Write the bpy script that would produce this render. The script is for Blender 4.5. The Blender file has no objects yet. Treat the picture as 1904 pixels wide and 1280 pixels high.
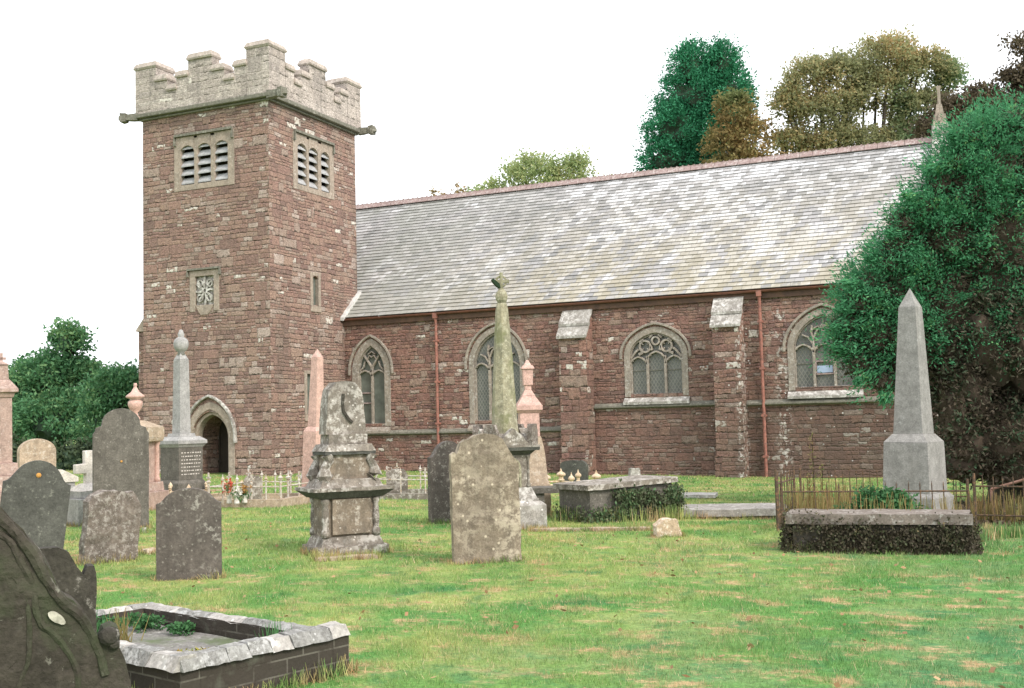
import bpy, bmesh, math, random
import numpy as np
from mathutils import Vector, Matrix, noise as mnoise
from mathutils.geometry import tessellate_polygon
random.seed(7); RNG = np.random.default_rng(11)
PI = math.pi
SC = bpy.context.scene
COL = SC.collection

# ------------------------------------------------------------------ camera
EYE = Vector((23.38, -31.62, 1.65))
FPX, YAW, PITCH, ROLL = 2101.2, 0.4258, 0.0673, -0.0249      # focal length in pixels of a 1904 wide frame
fw = Vector((-math.sin(YAW)*math.cos(PITCH), math.cos(YAW)*math.cos(PITCH), math.sin(PITCH)))
r0 = Vector((math.cos(YAW), math.sin(YAW), 0)); u0 = r0.cross(fw)
rt = r0*math.cos(ROLL) + u0*math.sin(ROLL); up = -r0*math.sin(ROLL) + u0*math.cos(ROLL)
cd = bpy.data.cameras.new('camera'); cam = bpy.data.objects.new('camera', cd); COL.objects.link(cam)
cd.sensor_fit = 'HORIZONTAL'; cd.sensor_width = 36; cd.lens = 36*FPX/1904; cd.clip_end = 2000; cd.clip_start = .05
M = Matrix.Identity(4)
for i, v in enumerate((rt, up, -fw)):
    for k in range(3): M[k][i] = v[k]
M.translation = EYE; cam.matrix_world = M; SC.camera = cam

# ------------------------------------------------------------------ sky, sun, exposure
SUN_EL, SUN_AZ = math.radians(38), math.radians(112)          # azimuth clockwise from +Y (north)
w = bpy.data.worlds.new('World'); SC.world = w; w.use_nodes = True
nt = w.node_tree; nt.nodes.clear()
sky = nt.nodes.new('ShaderNodeTexSky'); sky.sky_type = 'NISHITA'; sky.sun_disc = False
sky.sun_elevation = SUN_EL; sky.sun_rotation = SUN_AZ; sky.dust_density = 4; sky.air_density = 1
hs = nt.nodes.new('ShaderNodeHueSaturation'); hs.inputs['Saturation'].default_value = .15
mx = nt.nodes.new('ShaderNodeMix'); mx.data_type = 'RGBA'; mx.inputs[0].default_value = .8
mx.inputs[7].default_value = (10.6, 10.8, 11.2, 1)
bg = nt.nodes.new('ShaderNodeBackground'); bg.inputs[1].default_value = .1
wo = nt.nodes.new('ShaderNodeOutputWorld')
nt.links.new(sky.outputs[0], hs.inputs['Color']); nt.links.new(hs.outputs[0], mx.inputs[6])
nt.links.new(mx.outputs[2], bg.inputs[0]); nt.links.new(bg.outputs[0], wo.inputs[0])
sd = bpy.data.lights.new('sun', 'SUN'); sd.energy = 1.5; sd.angle = math.radians(14); sd.color = (1, .91, .80)
sun = bpy.data.objects.new('sun', sd); COL.objects.link(sun)
sv = Vector((math.sin(SUN_AZ)*math.cos(SUN_EL), math.cos(SUN_AZ)*math.cos(SUN_EL), math.sin(SUN_EL)))
sun.rotation_euler = sv.to_track_quat('Z', 'Y').to_euler(); sun.location = (30, -20, 40)
SC.view_settings.view_transform = 'Standard'; SC.view_settings.look = 'None'
SC.view_settings.exposure = .95; SC.view_settings.gamma = 1
SC.cycles.max_bounces = 6; SC.cycles.transparent_max_bounces = 4

# ------------------------------------------------------------------ ground height and picture-to-place helpers
def sstep(a, b, x):
    t = min(1, max(0, (x-a)/(b-a))); return t*t*(3-2*t)
def gz(x, y):
    t = -.04 - .02*max(-9, min(17, x))
    return sstep(-20, -2, y)*t + .035*mnoise.noise(Vector((x*.35, y*.35, 3)))*(1 - sstep(60, 90, abs(x)+abs(y)))
def ray(px, py): return fw*FPX + rt*(px-952) - up*(py-640)
def at(px, py, d): return EYE + ray(px, py)*(d/FPX)
def ground_at(px, py):
    r = ray(px, py); z = 0
    for _ in range(12):
        p = EYE + r*((z-EYE.z)/r.z); z = gz(p.x, p.y)
    return Vector((p.x, p.y, z))
class Spot:                                                  # a place on the ground, found from where its foot shows
    def __init__(s, px, py=None, d=None):
        if d is None: s.loc = ground_at(px, py)
        else:
            p = at(px, 900, d); s.loc = Vector((p.x, p.y, gz(p.x, p.y)))
        s.d = (s.loc-EYE).dot(fw); s.m = s.d/FPX; s.px = px
        s.yaw = math.atan2(-(s.loc.x-EYE.x), s.loc.y-EYE.y)
    def h(s, py): return at(s.px, py, s.d).z - s.loc.z
    def sq(s, app, r):                                       # side of a square block from its apparent width in pixels
        t = s.yaw-r; return app*s.m/(abs(math.cos(t))+abs(math.sin(t)))

# ------------------------------------------------------------------ materials
class NT:
    def __init__(s, name, rough=.85, spec=.25):
        s.m = bpy.data.materials.new(name); s.m.use_nodes = True; s.t = s.m.node_tree
        s.b = s.t.nodes['Principled BSDF']; s.b.inputs['Roughness'].default_value = rough
        s.b.inputs['Specular IOR Level'].default_value = spec
        s.geo = s.n('NewGeometry'); s.P = s.geo.outputs['Position']
        s.tc = s.n('TexCoord'); s.O = s.tc.outputs['Object']
    def n(s, k): return s.t.nodes.new('ShaderNode'+k)
    def put(s, sock, v):
        if hasattr(v, 'is_linked') or isinstance(v, bpy.types.NodeSocket): s.t.links.new(v, sock)
        elif isinstance(v, (tuple, list)) and len(v) == 3 and sock.type == 'RGBA': sock.default_value = (*v, 1)
        else: sock.default_value = v
    def ma(s, op, a, b=0, c=None, clamp=False):
        n = s.n('Math'); n.operation = op; n.use_clamp = clamp; s.put(n.inputs[0], a); s.put(n.inputs[1], b)
        if c is not None: s.put(n.inputs[2], c)
        return n.outputs[0]
    def vm(s, op, a, b=(0, 0, 0)):
        n = s.n('VectorMath'); n.operation = op; s.put(n.inputs[0], a); s.put(n.inputs[1], b)
        return n.outputs['Vector']
    def sep(s, v): n = s.n('SeparateXYZ'); s.put(n.inputs[0], v); return n.outputs
    def xyz(s, x=0, y=0, z=0):
        n = s.n('CombineXYZ'); s.put(n.inputs[0], x); s.put(n.inputs[1], y); s.put(n.inputs[2], z); return n.outputs[0]
    def noise(s, v, sc=1, det=3, ro=.55, dist=0):
        n = s.n('TexNoise'); s.put(n.inputs['Vector'], v); n.inputs['Scale'].default_value = sc
        n.inputs['Detail'].default_value = det; n.inputs['Roughness'].default_value = ro
        n.inputs['Distortion'].default_value = dist; return n.outputs['Fac']
    def vor(s, v, sc=1, out='Distance'):
        n = s.n('TexVoronoi'); s.put(n.inputs['Vector'], v); n.inputs['Scale'].default_value = sc; return n.outputs[out]
    def wn(s, v):
        n = s.n('TexWhiteNoise'); s.put(n.inputs['Vector'], v); return n.outputs
    def mr(s, v, a, b, c=0, d=1, smooth=False):
        n = s.n('MapRange'); s.put(n.inputs[0], v)
        if smooth: n.interpolation_type = 'SMOOTHSTEP'
        for i, q in enumerate((a, b, c, d)): s.put(n.inputs[i+1], q)
        return n.outputs[0]
    def mix(s, f, a, b, mode='MIX'):
        n = s.n('Mix'); n.data_type = 'RGBA'; n.blend_type = mode; s.put(n.inputs[0], f); s.put(n.inputs[6], a); s.put(n.inputs[7], b)
        return n.outputs[2]
    def ramp(s, f, stops, const=False):
        n = s.n('ValToRGB'); cr = n.color_ramp; s.put(n.inputs[0], f)
        if const: cr.interpolation = 'CONSTANT'
        while len(cr.elements) < len(stops): cr.elements.new(.5)
        for e, (p, c) in zip(cr.elements, stops): e.position = p; e.color = (*c, 1)
        return n.outputs[0]
    def bump(s, h, st=.5, dist=.02):
        n = s.n('Bump'); n.inputs['Strength'].default_value = st; n.inputs['Distance'].default_value = dist
        s.put(n.inputs['Height'], h); s.t.links.new(n.outputs[0], s.b.inputs['Normal'])
    def done(s, col, rough=None):
        s.put(s.b.inputs['Base Color'], col)
        if rough is not None: s.put(s.b.inputs['Roughness'], rough)
        return s.m

def wall_uv(t, P):
    x, y, z = t.sep(P); nx, ny, nz = t.sep(t.geo.outputs['True Normal'])
    f = t.ma('GREATER_THAN', t.ma('ABSOLUTE', nx), .6)
    u = t.ma('ADD', t.ma('MULTIPLY', x, t.ma('SUBTRACT', 1, f)), t.ma('MULTIPLY', t.ma('ADD', y, 37.3), f))
    return u, z

def masonry(name, stops, ch=.15, cw=.34, white=.02, stain=None, bump=.8, warm=None, joint=(.10, .085, .07), tint=1):
    t = NT(name, .92, .12); P = t.P
    u, v = wall_uv(t, P)
    wob = t.ma('SUBTRACT', t.noise(P, 1.3, 2), .5); wob2 = t.ma('SUBTRACT', t.noise(P, 7, 2), .5)
    wob3 = t.ma('SUBTRACT', t.noise(P, 17, 2), .5)
    v = t.ma('ADD', v, t.ma('ADD', t.ma('MULTIPLY', wob, .10), t.ma('ADD', t.ma('MULTIPLY', wob2, .06), t.ma('MULTIPLY', wob3, .045))))
    u = t.ma('ADD', u, t.ma('ADD', t.ma('MULTIPLY', wob2, .09), t.ma('MULTIPLY', wob3, .05)))
    v = t.ma('ADD', v, t.ma('MULTIPLY', t.noise(t.xyz(0, 0, v), 2.3, 1), .22))
    def system(h, wd, seed):
        rv = t.ma('DIVIDE', v, h); row = t.ma('FLOOR', rv); fv = t.ma('FRACT', rv)
        rw = t.sep(t.wn(t.xyz(row, 3.3+seed, 1.7))[1]); wid = t.mr(rw[0], 0, 1, wd*.6, wd*1.5)
        ru = t.ma('ADD', t.ma('DIVIDE', u, wid), t.ma('MULTIPLY', rw[1], 31)); ru = t.ma('ADD', ru, t.ma('MULTIPLY', t.noise(t.xyz(u, row, seed), 1.7, 1), 1.8))
        col = t.ma('FLOOR', ru); fu = t.ma('FRACT', ru)
        cell = t.wn(t.xyz(col, row, 5.1+seed))[1]
        dv = t.ma('MULTIPLY', t.ma('MINIMUM', fv, t.ma('SUBTRACT', 1, fv)), h); du = t.ma('MULTIPLY', t.ma('MINIMUM', fu, t.ma('SUBTRACT', 1, fu)), wid)
        return cell, t.ma('MINIMUM', dv, du), fv
    cA, eA, fA = system(ch, cw, 0); cB, eB, fB = system(ch*2, cw*1.25, 4); cC, eC, fC = system(ch*.66666, cw*.9, 9)
    sB = t.ma('GREATER_THAN', t.sep(cB)[0], .84); sC = t.ma('GREATER_THAN', t.noise(t.xyz(t.ma('MULTIPLY', u, .4), t.ma('FLOOR', t.ma('DIVIDE', v, ch*2)), 3), 1.1, 1), .56)
    def sel(x, y, z_):
        m1 = t.ma('ADD', t.ma('MULTIPLY', x, t.ma('SUBTRACT', 1, sC)), t.ma('MULTIPLY', z_, sC)); return t.ma('ADD', t.ma('MULTIPLY', m1, t.ma('SUBTRACT', 1, sB)), t.ma('MULTIPLY', y, sB))
    a_, b_, c_ = t.sep(cA), t.sep(cB), t.sep(cC); cr = [sel(a_[1], b_[1], c_[0]), sel(a_[0], b_[2], c_[1]), sel(a_[2], b_[1], c_[2])]
    edge = t.ma('ADD', sel(eA, eB, eC), t.ma('MULTIPLY', t.ma('SUBTRACT', t.noise(P, 22, 2), .5), .014)); fv = sel(fA, fB, fC)
    mask = t.mr(edge, .0, .026, 0, 1, True)
    c = t.ramp(cr[0], stops)
    c = t.mix(t.mr(t.noise(P, 4, 3, .6), .3, .7, 0, .5), c, stops[len(stops)//2][1])
    grain = t.noise(P, 30, 4, .75); gr2 = t.noise(t.vm('MULTIPLY', P, (1, 1, 2.2)), 9, 4, .7)
    c = t.mix(1, c, t.ramp(grain, [(.28, (.42,)*3), (.72, (1.6,)*3)]), 'MULTIPLY')
    c = t.mix(1, c, t.ramp(gr2, [(.3, (.58,)*3), (.7, (1.42,)*3)]), 'MULTIPLY')
    blot = t.noise(P, 3.2, 4, .6)
    dk = (.24, .19, .16) if tint == 1 else (.23, .215, .20); c = t.mix(t.mr(blot, .5, .75, 0, .4), c, dk); c = t.mix(t.mr(t.noise(t.xyz(t.ma('MULTIPLY', u, .5 if tint == 1 else 2.), t.ma('MULTIPLY', v, .12), 4), 1.5, 4, .65), .5, .68, 0, .45), c, tuple(q*.66 for q in dk))
    # pale lichen spots and odd white stones
    sp = t.ma('MULTIPLY', t.ma('GREATER_THAN', cr[1], 1-white), t.mr(t.noise(P, 9, 3), .42, .52))
    c = t.mix(sp, c, (.62, .58, .52))
    ls = t.ma('MULTIPLY', t.mr(t.vor(P, 3.1), .085, .05), t.mr(t.noise(P, .7, 2), .48, .6))
    c = t.mix(t.ma('MULTIPLY', ls, .8), c, (.65, .64, .58))
    if stain: c = stain(t, c, P)
    jn = t.mr(t.noise(P, 1.1, 2), .35, .7)
    jf = t.ma('MULTIPLY', t.ma('SUBTRACT', 1, mask), t.mr(t.noise(P, 2.6, 3, .7), .42, .66, .05, .6))
    c = t.mix(jf, c, t.mix(jn, joint, tuple(q*2.4 for q in joint)))
    # shade under some proud stones, painted into the bed joints and bump
    under_shade = t.ma('MULTIPLY', t.mr(t.ma('ADD', fv, t.ma('MULTIPLY', wob3, .5)), .2, .07), t.ma('MULTIPLY', t.ma('GREATER_THAN', cr[2], .52), t.mr(t.noise(P, 5, 2), .42, .55)))
    c = t.mix(t.ma('MULTIPLY', under_shade, .85), c, tuple(q*.55 for q in joint))
    hgt = t.ma('ADD', t.ma('MULTIPLY', t.ma('SUBTRACT', mask, under_shade), .6), t.ma('ADD', t.ma('MULTIPLY', cr[2], .45), t.ma('MULTIPLY', t.noise(P, 12, 5, .7), .9)))
    t.bump(hgt, bump, .07)
    return t.done(c)

def stone(name, c1, c2, lichen=None, la=.3, ls=6, bump=.35, scale=1., moss=None, ma_=.4, rough=.9, streak=.3, dark=None):
    t = NT(name, rough, .2); O = t.vm('ADD', t.O, t.xyz(*[random.uniform(0, 30) for _ in range(3)]))
    oi = t.n('ObjectInfo'); O = t.vm('ADD', O, t.xyz(t.ma('MULTIPLY', oi.outputs['Random'], 9), 0, 0))
    n1 = t.noise(O, 2.2*scale, 5, .62); n2 = t.noise(O, 40*scale, 3, .7); n3 = t.noise(O, 9*scale, 4, .65)
    c = t.mix(t.mr(n1, .32, .68), c1, c2)
    c = t.mix(1, c, t.ramp(n3, [(.3, (.75,)*3), (.7, (1.2,)*3)]), 'MULTIPLY')
    c = t.mix(1, c, t.ramp(n2, [(.3, (.72,)*3), (.7, (1.25,)*3)]), 'MULTIPLY')
    if streak:                                               # rain streaks run down the face
        x, y, z = t.sep(O); sn = t.noise(t.xyz(t.ma('MULTIPLY', x, 9), t.ma('MULTIPLY', y, 9), t.ma('MULTIPLY', z, .8)), 1, 4, .6)
        c = t.mix(t.ma('MULTIPLY', t.mr(sn, .5, .72), streak), c, dark or tuple(q*.45 for q in c1))
    if lichen:
        l = t.ma('MULTIPLY', t.mr(t.noise(O, ls*1.7, 6, .75), .62-la*.3, .70-la*.25), t.mr(t.noise(O, 1.6, 3), .3, .55))
        c = t.mix(t.ma('MULTIPLY', l, .85), c, lichen)
        l2 = t.mr(t.vor(O, ls*2.2), .16, .1); c = t.mix(t.ma('MULTIPLY', l2, min(1, la*1.6)), c, tuple(min(.8, q*1.25) for q in lichen))
    if moss:
        g = t.mr(t.noise(O, 2.7, 5, .65), .58-ma_*.3, .7-ma_*.2); c = t.mix(t.ma('MULTIPLY', g, .8), c, moss)
    t.bump(t.ma('ADD', n3, t.ma('MULTIPLY', n2, .5)), bump, .02)
    return t.done(c)

def grass_colour(t, P):
    big = t.noise(P, .2, 3, .6); mid = t.noise(P, .8, 5, .7); fine = t.noise(P, 3.2, 4, .7)
    x, y, z = t.sep(P)
    c = t.mix(t.mr(big, .38, .62), (.11, .25, .065), (.21, .30, .085))
    c = t.mix(t.mr(mid, .45, .58), c, (.31, .355, .12))
    c = t.mix(t.ma('MULTIPLY', t.mr(fine, .50, .64), .65), c, (.065, .19, .06))
    # the turf turns a colder, darker green towards the right
    e = t.ma('ADD', t.ma('ADD', t.ma('MULTIPLY', t.ma('SUBTRACT', x, 21.6), .55), t.ma('MULTIPLY', t.ma('ADD', y, 20), -.08)), t.ma('ADD', t.ma('MULTIPLY', t.ma('SUBTRACT', mid, .5), 7.), t.ma('MULTIPLY', t.ma('SUBTRACT', big, .5), 5)))
    c = t.mix(t.mr(e, -.8, 1.6, 0, .85), c, (.06, .20, .085))
    c = t.mix(t.ma('MULTIPLY', t.mr(t.noise(P, 1.7, 4, .65, .5), .56, .66), .6), c, (.045, .17, .065))
    # drying tan tufts
    dm = t.ma('MULTIPLY', t.mr(t.noise(t.vm('MULTIPLY', P, (1, 1.5, 1)), 1.9, 6, .75), .525, .62), t.mr(t.noise(P, .33, 2), .30, .48))
    c = t.mix(t.ma('MULTIPLY', dm, .9), c, (.46, .32, .18))
    return c

def m_ground():
    t = NT('turf', .95, .1); c = grass_colour(t, t.P)
    c = t.mix(1, c, t.ramp(t.noise(t.P, 26, 3, .7), [(.3, (.6,)*3), (.7, (1.2,)*3)]), 'MULTIPLY')
    t.bump(t.noise(t.P, 30, 3, .7), .6, .03); return t.done(c)
def m_blade():
    t = NT('grass_blade', .6, .2); c = grass_colour(t, t.P)
    r = t.geo.outputs['Random Per Island']
    c = t.mix(1, c, t.ramp(r, [(0, (.7, .74, .75)), (.6, (1.05, 1.05, 1.)), (.9, (1.35, 1.2, 1.2)), (1, (2., 1.5, 1.5))]), 'MULTIPLY')
    c = t.mix(t.ma('GREATER_THAN', r, .955), c, (.55, .42, .26))
    t.b.inputs['Subsurface Weight'].default_value = 0
    return t.done(c)
def leaf_mat(name, stops, big=None, tr=.25, nsc=.9):
    t = NT(name, .6, .15); r = t.geo.outputs['Random Per Island']
    f = t.ma('ADD', t.ma('MULTIPLY', r, .5), t.ma('MULTIPLY', t.mr(t.noise(t.P, nsc, 3, .6), .3, .7), .5))
    c = t.ramp(f, stops)
    if big: c = t.mix(t.mr(t.noise(t.P, nsc*.5, 2), .48, .62), c, big)
    m = t.done(c)
    if tr:
        tl = t.n('BsdfTranslucent'); t.put(tl.inputs[0], c); ms = t.n('MixShader'); ms.inputs[0].default_value = tr
        t.t.links.new(t.b.outputs[0], ms.inputs[1]); t.t.links.new(tl.outputs[0], ms.inputs[2])
        t.t.links.new(ms.outputs[0], t.t.nodes['Material Output'].inputs[0])
    return m
def paint(name, c1, c2, rough=.5, sc=8, rust=None):
    t = NT(name, rough, .3); n = t.noise(t.P, sc, 4, .65)
    c = t.mix(t.mr(n, .35, .65), c1, c2)
    if rust: c = t.mix(t.mr(t.noise(t.P, sc*2.3, 4, .7), .5, .62), c, rust)
    t.bump(n, .2, .01); return t.done(c)

def m_slate():
    t = NT('roof_slates', .7, .35); P = t.P; x, y, z = t.sep(P)
    v = t.ma('DIVIDE', t.ma('SUBTRACT', z, EAVE_Z), ROWDZ); row = t.ma('FLOOR', v); fv = t.ma('FRACT', v)
    rr = t.sep(t.wn(t.xyz(row, 8.1, 0))[1])
    uu = t.ma('ADD', t.ma('DIVIDE', x, .31), t.ma('ADD', t.ma('MULTIPLY', t.ma('MODULO', row, 2), .5), t.ma('MULTIPLY', rr[0], .25)))
    col = t.ma('FLOOR', uu); fu = t.ma('FRACT', uu); cr = t.sep(t.wn(t.xyz(col, row, 2))[1])
    c = t.ramp(cr[0], [(0, (.22, .22, .22)), (.3, (.31, .305, .305)), (.8, (.37, .36, .36)), (1, (.47, .46, .46))])
    # lichen: white crust in long patches, buff and olive where the slates stay damp
    q = t.xyz(t.ma('ADD', t.ma('MULTIPLY', x, .95), t.ma('MULTIPLY', z, -.75)), t.ma('MULTIPLY', z, .8), t.ma('MULTIPLY', cr[1], .3))
    wl = t.noise(q, 1.1, 5, .68); big = t.noise(t.xyz(t.ma('MULTIPLY', x, .14), t.ma('MULTIPLY', z, .3), 2), 1, 2)
    amt = t.ma('ADD', wl, t.ma('ADD', t.ma('MULTIPLY', t.ma('SUBTRACT', cr[2], .5), .22), t.ma('MULTIPLY', t.ma('SUBTRACT', big, .5), .35)))
    amt = t.ma('ADD', amt, t.mr(x, 0, 13, -.10, .06))
    c = t.mix(t.mr(amt, .54, .62, 0, .9), c, (.62, .62, .64))
    tan = t.ma('MULTIPLY', t.mr(z, EAVE_Z+5.2, EAVE_Z+.6), t.mr(t.ma('ADD', t.noise(q, 1.3, 5, .68), t.ma('MULTIPLY', cr[2], .14)), .47, .60))
    tan = t.ma('MULTIPLY', tan, t.mr(x, 2, 9, .35, 1))
    c = t.mix(t.ma('MULTIPLY', tan, .72), c, (.35, .31, .21))
    olv = t.ma('MULTIPLY', t.mr(x, 8, 1), t.mr(t.noise(q, .7, 3), .35, .55))
    c = t.mix(t.ma('MULTIPLY', olv, .5), c, (.27, .28, .24))
    c = t.mix(t.mr(t.noise(P, 28, 3, .7), .3, .7, 0, .25), c, (.22, .21, .2))
    gap = t.ma('MINIMUM', t.ma('MULTIPLY', t.ma('MINIMUM', fu, t.ma('SUBTRACT', 1, fu)), 2.2), t.ma('MULTIPLY', fv, .9))
    c = t.mix(t.ma('MULTIPLY', t.mr(gap, .0, .1, .6, 0), t.mr(t.noise(P, 3, 3), .35, .65, .25, 1)), c, (.16, .15, .14))
    t.bump(t.ma('ADD', t.mr(gap, .0, .08), t.ma('ADD', t.ma('MULTIPLY', cr[1], .6), t.ma('MULTIPLY', t.noise(P, 12, 3), .3))), .6, .02)
    return t.done(c)

def m_glass(name, tint, diamonds=True):
    t = NT(name, .22, .5); x, y, z = t.sep(t.P); u, v = wall_uv(t, t.P)
    c = t.mix(t.mr(t.noise(t.P, 3, 3), .3, .7), tint, tuple(q*1.7 for q in tint))
    if diamonds:
        a = t.ma('FRACT', t.ma('DIVIDE', t.ma('ADD', u, t.ma('MULTIPLY', z, .62)), .12))
        b = t.ma('FRACT', t.ma('DIVIDE', t.ma('SUBTRACT', u, t.ma('MULTIPLY', z, .62)), .12))
        e = t.ma('MINIMUM', t.ma('MINIMUM', a, t.ma('SUBTRACT', 1, a)), t.ma('MINIMUM', b, t.ma('SUBTRACT', 1, b)))
        k = t.mr(e, .10, .16, 1, 0); c = t.mix(k, c, (.19, .185, .165))
        t.bump(t.ma('ADD', k, t.ma('MULTIPLY', t.noise(t.P, 8, 2), .6)), .4, .01)
        return t.done(c, t.mr(k, 0, 1, .2, .8))
    t.bump(t.noise(t.P, 5, 2), .2, .01); return t.done(c)

# ------------------------------------------------------------------ objects
def setp(o, label=None, cat=None, group=None, kind=None):
    if label: o['label'] = label
    if cat: o['category'] = cat
    if group: o['group'] = group
    if kind: o['kind'] = kind
    return o
def thing(name, label, cat, loc=(0, 0, 0), rz=0, group=None, lean=(0, 0)):
    o = bpy.data.objects.new(name, None); o.empty_display_size = .2; COL.objects.link(o)
    o.location = loc; o.rotation_euler = (lean[0], lean[1], rz); return setp(o, label, cat, group)
class MB:
    def __init__(s): s.b = bmesh.new()
    def face(s, pts): return s.b.faces.new([s.b.verts.new(p) for p in pts])
    def box(s, x0, x1, y0, y1, z0, z1): return s.frus((x0+x1)/2, (y0+y1)/2, z0, z1, (x1-x0)/2, (y1-y0)/2)
    def frus(s, cx, cy, z0, z1, a0, b0, a1=None, b1=None):
        a1 = a0 if a1 is None else a1; b1 = b0 if b1 is None else b1
        v = [s.b.verts.new((cx+sx*a, cy+sy*b, z)) for z, a, b in ((z0, a0, b0), (z1, a1, b1)) for sx, sy in ((-1, -1), (1, -1), (1, 1), (-1, 1))]
        for f in ((3, 2, 1, 0), (4, 5, 6, 7), (0, 1, 5, 4), (1, 2, 6, 5), (2, 3, 7, 6), (3, 0, 4, 7)): s.b.faces.new([v[i] for i in f])
        return s
    def sq(s, levels):                                       # stacked square blocks: (z0, z1, half0, half1)
        for z0, z1, a0, a1 in levels: s.frus(0, 0, z0, z1, a0, a0, a1, a1)
        return s
    def prism(s, prof, y0, y1, f=None):                      # outline in x-z pushed from y0 to y1
        f = f or (lambda x, y, z: (x, y, z))
        a = [s.b.verts.new(f(x, y0, z)) for x, z in prof]; c = [s.b.verts.new(f(x, y1, z)) for x, z in prof]; n = len(prof)
        s.b.faces.new(a); s.b.faces.new(c[::-1])
        for i in range(n): s.b.faces.new((a[i], c[i], c[(i+1) % n], a[(i+1) % n]))
        return s
    def lathe(s, prof, seg=20, c=(0, 0), ph=0):
        rings = []
        for r, z in prof: rings.append([s.b.verts.new((c[0]+r*math.cos(ph+2*PI*k/seg), c[1]+r*math.sin(ph+2*PI*k/seg), z)) for k in range(seg)])
        for A, B in zip(rings, rings[1:]):
            for k in range(seg): s.b.faces.new((A[k], A[(k+1) % seg], B[(k+1) % seg], B[k]))
        s.b.faces.new(rings[0][::-1]); s.b.faces.new(rings[-1]); return s
    def tube(s, pts, r, seg=8):
        pts = [Vector(p) for p in pts]; rr = r if isinstance(r, (list, tuple)) else [r]*len(pts); rings = []
        for i, p in enumerate(pts):
            d = (pts[min(i+1, len(pts)-1)]-pts[max(i-1, 0)]).normalized()
            a = d.cross(Vector((0, 0, 1)) if abs(d.z) < .9 else Vector((1, 0, 0))).normalized(); b = d.cross(a)
            rings.append([s.b.verts.new(p+(a*math.cos(2*PI*k/seg)+b*math.sin(2*PI*k/seg))*rr[i]) for k in range(seg)])
        for A, B in zip(rings, rings[1:]):
            for k in range(seg): s.b.faces.new((A[k], A[(k+1) % seg], B[(k+1) % seg], B[k]))
        s.b.faces.new(rings[0][::-1]); s.b.faces.new(rings[-1]); return s
    def bar(s, path, w, y0, y1, f=None):                     # a bar of width w following a path in x-z
        f = f or (lambda x, y, z: (x, y, z)); L, R = [], []
        for i, (x, z) in enumerate(path):
            a = path[max(i-1, 0)]; b = path[min(i+1, len(path)-1)]; dx, dz = b[0]-a[0], b[1]-a[1]; l = math.hypot(dx, dz) or 1
            L.append((x-dz/l*w/2, z+dx/l*w/2)); R.append((x+dz/l*w/2, z-dx/l*w/2))
        v = [[s.b.verts.new(f(p[0], y, p[1])) for p in Q] for Q in (L, R) for y in (y0, y1)]
        l0, l1, q0, q1 = v; n = len(path)
        for i in range(n-1):
            for A, B in ((l0, q0), (q1, l1), (l1, l0), (q0, q1)): s.b.faces.new((A[i], A[i+1], B[i+1], B[i]))
        for i in (0, n-1): s.b.faces.new((l0[i], l1[i], q1[i], q0[i]))
        return s
    def turn(s, ang, about='Z', n0=0):
        s.b.verts.ensure_lookup_table(); bmesh.ops.rotate(s.b, verts=s.b.verts[n0:], cent=(0, 0, 0), matrix=Matrix.Rotation(ang, 3, about)); return s
    def rough(s, amt, cell=.12, sc=3., seed=0):
        for _ in range(5):
            E = [e for e in s.b.edges if e.calc_length() > cell*1.5]
            if not E or len(s.b.verts) > 9000: break
            bmesh.ops.subdivide_edges(s.b, edges=E, cuts=1, use_grid_fill=True)
        bmesh.ops.triangulate(s.b, faces=[f for f in s.b.faces if len(f.verts) > 4])
        for v in s.b.verts:
            p = v.co*sc + Vector((seed*7.1, seed*3.3, 0))
            v.co += (mnoise.noise_vector(p)*.7 + mnoise.noise_vector(p*3.1)*.45)*amt
        return s
    def build(s, name, mat, parent=None, bev=0, smooth=False, loc=None, rz=0):
        bmesh.ops.recalc_face_normals(s.b, faces=s.b.faces); me = bpy.data.meshes.new(name); s.b.to_mesh(me); s.b.free()
        me.materials.append(mat); o = bpy.data.objects.new(name, me); COL.objects.link(o); o.parent = parent
        if smooth:
            me.polygons.foreach_set('use_smooth', [True]*len(me.polygons))
        if bev:
            b = o.modifiers.new('bevel', 'BEVEL'); b.width = bev; b.segments = 2; b.limit_method = 'ANGLE'; b.angle_limit = math.radians(35)
        if loc is not None: o.location = loc; o.rotation_euler[2] = rz
        return o

def arch(a, h, k=.15, n=14, x0=0, z0=0, pointed=None):
    """outline of an arch from left springing to right: h rise, a half width."""
    pointed = h >= a*1.02 if pointed is None else pointed; out = []
    for i in range(2*n+1):
        s = -1+i/n
        if pointed:
            R = (a*a+h*h)/(2*a); th = math.asin(min(1, h/R)); t = th*(1-abs(s)); x = (R-a) - R*math.cos(t)
            out.append((x0+(x if s < 0 else -x), z0+R*math.sin(t)))
        else:
            x = math.sin(s*PI/2); z = h*((1-k)*math.sqrt(max(0, 1-x*x)) + k*(1-abs(x))); out.append((x0+a*x, z0+z))
    return out
def opening(a, zb, zs, h, cx, **k): return [(cx-a, zb)] + arch(a, h, x0=cx, z0=zs, **k) + [(cx+a, zb)]

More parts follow.
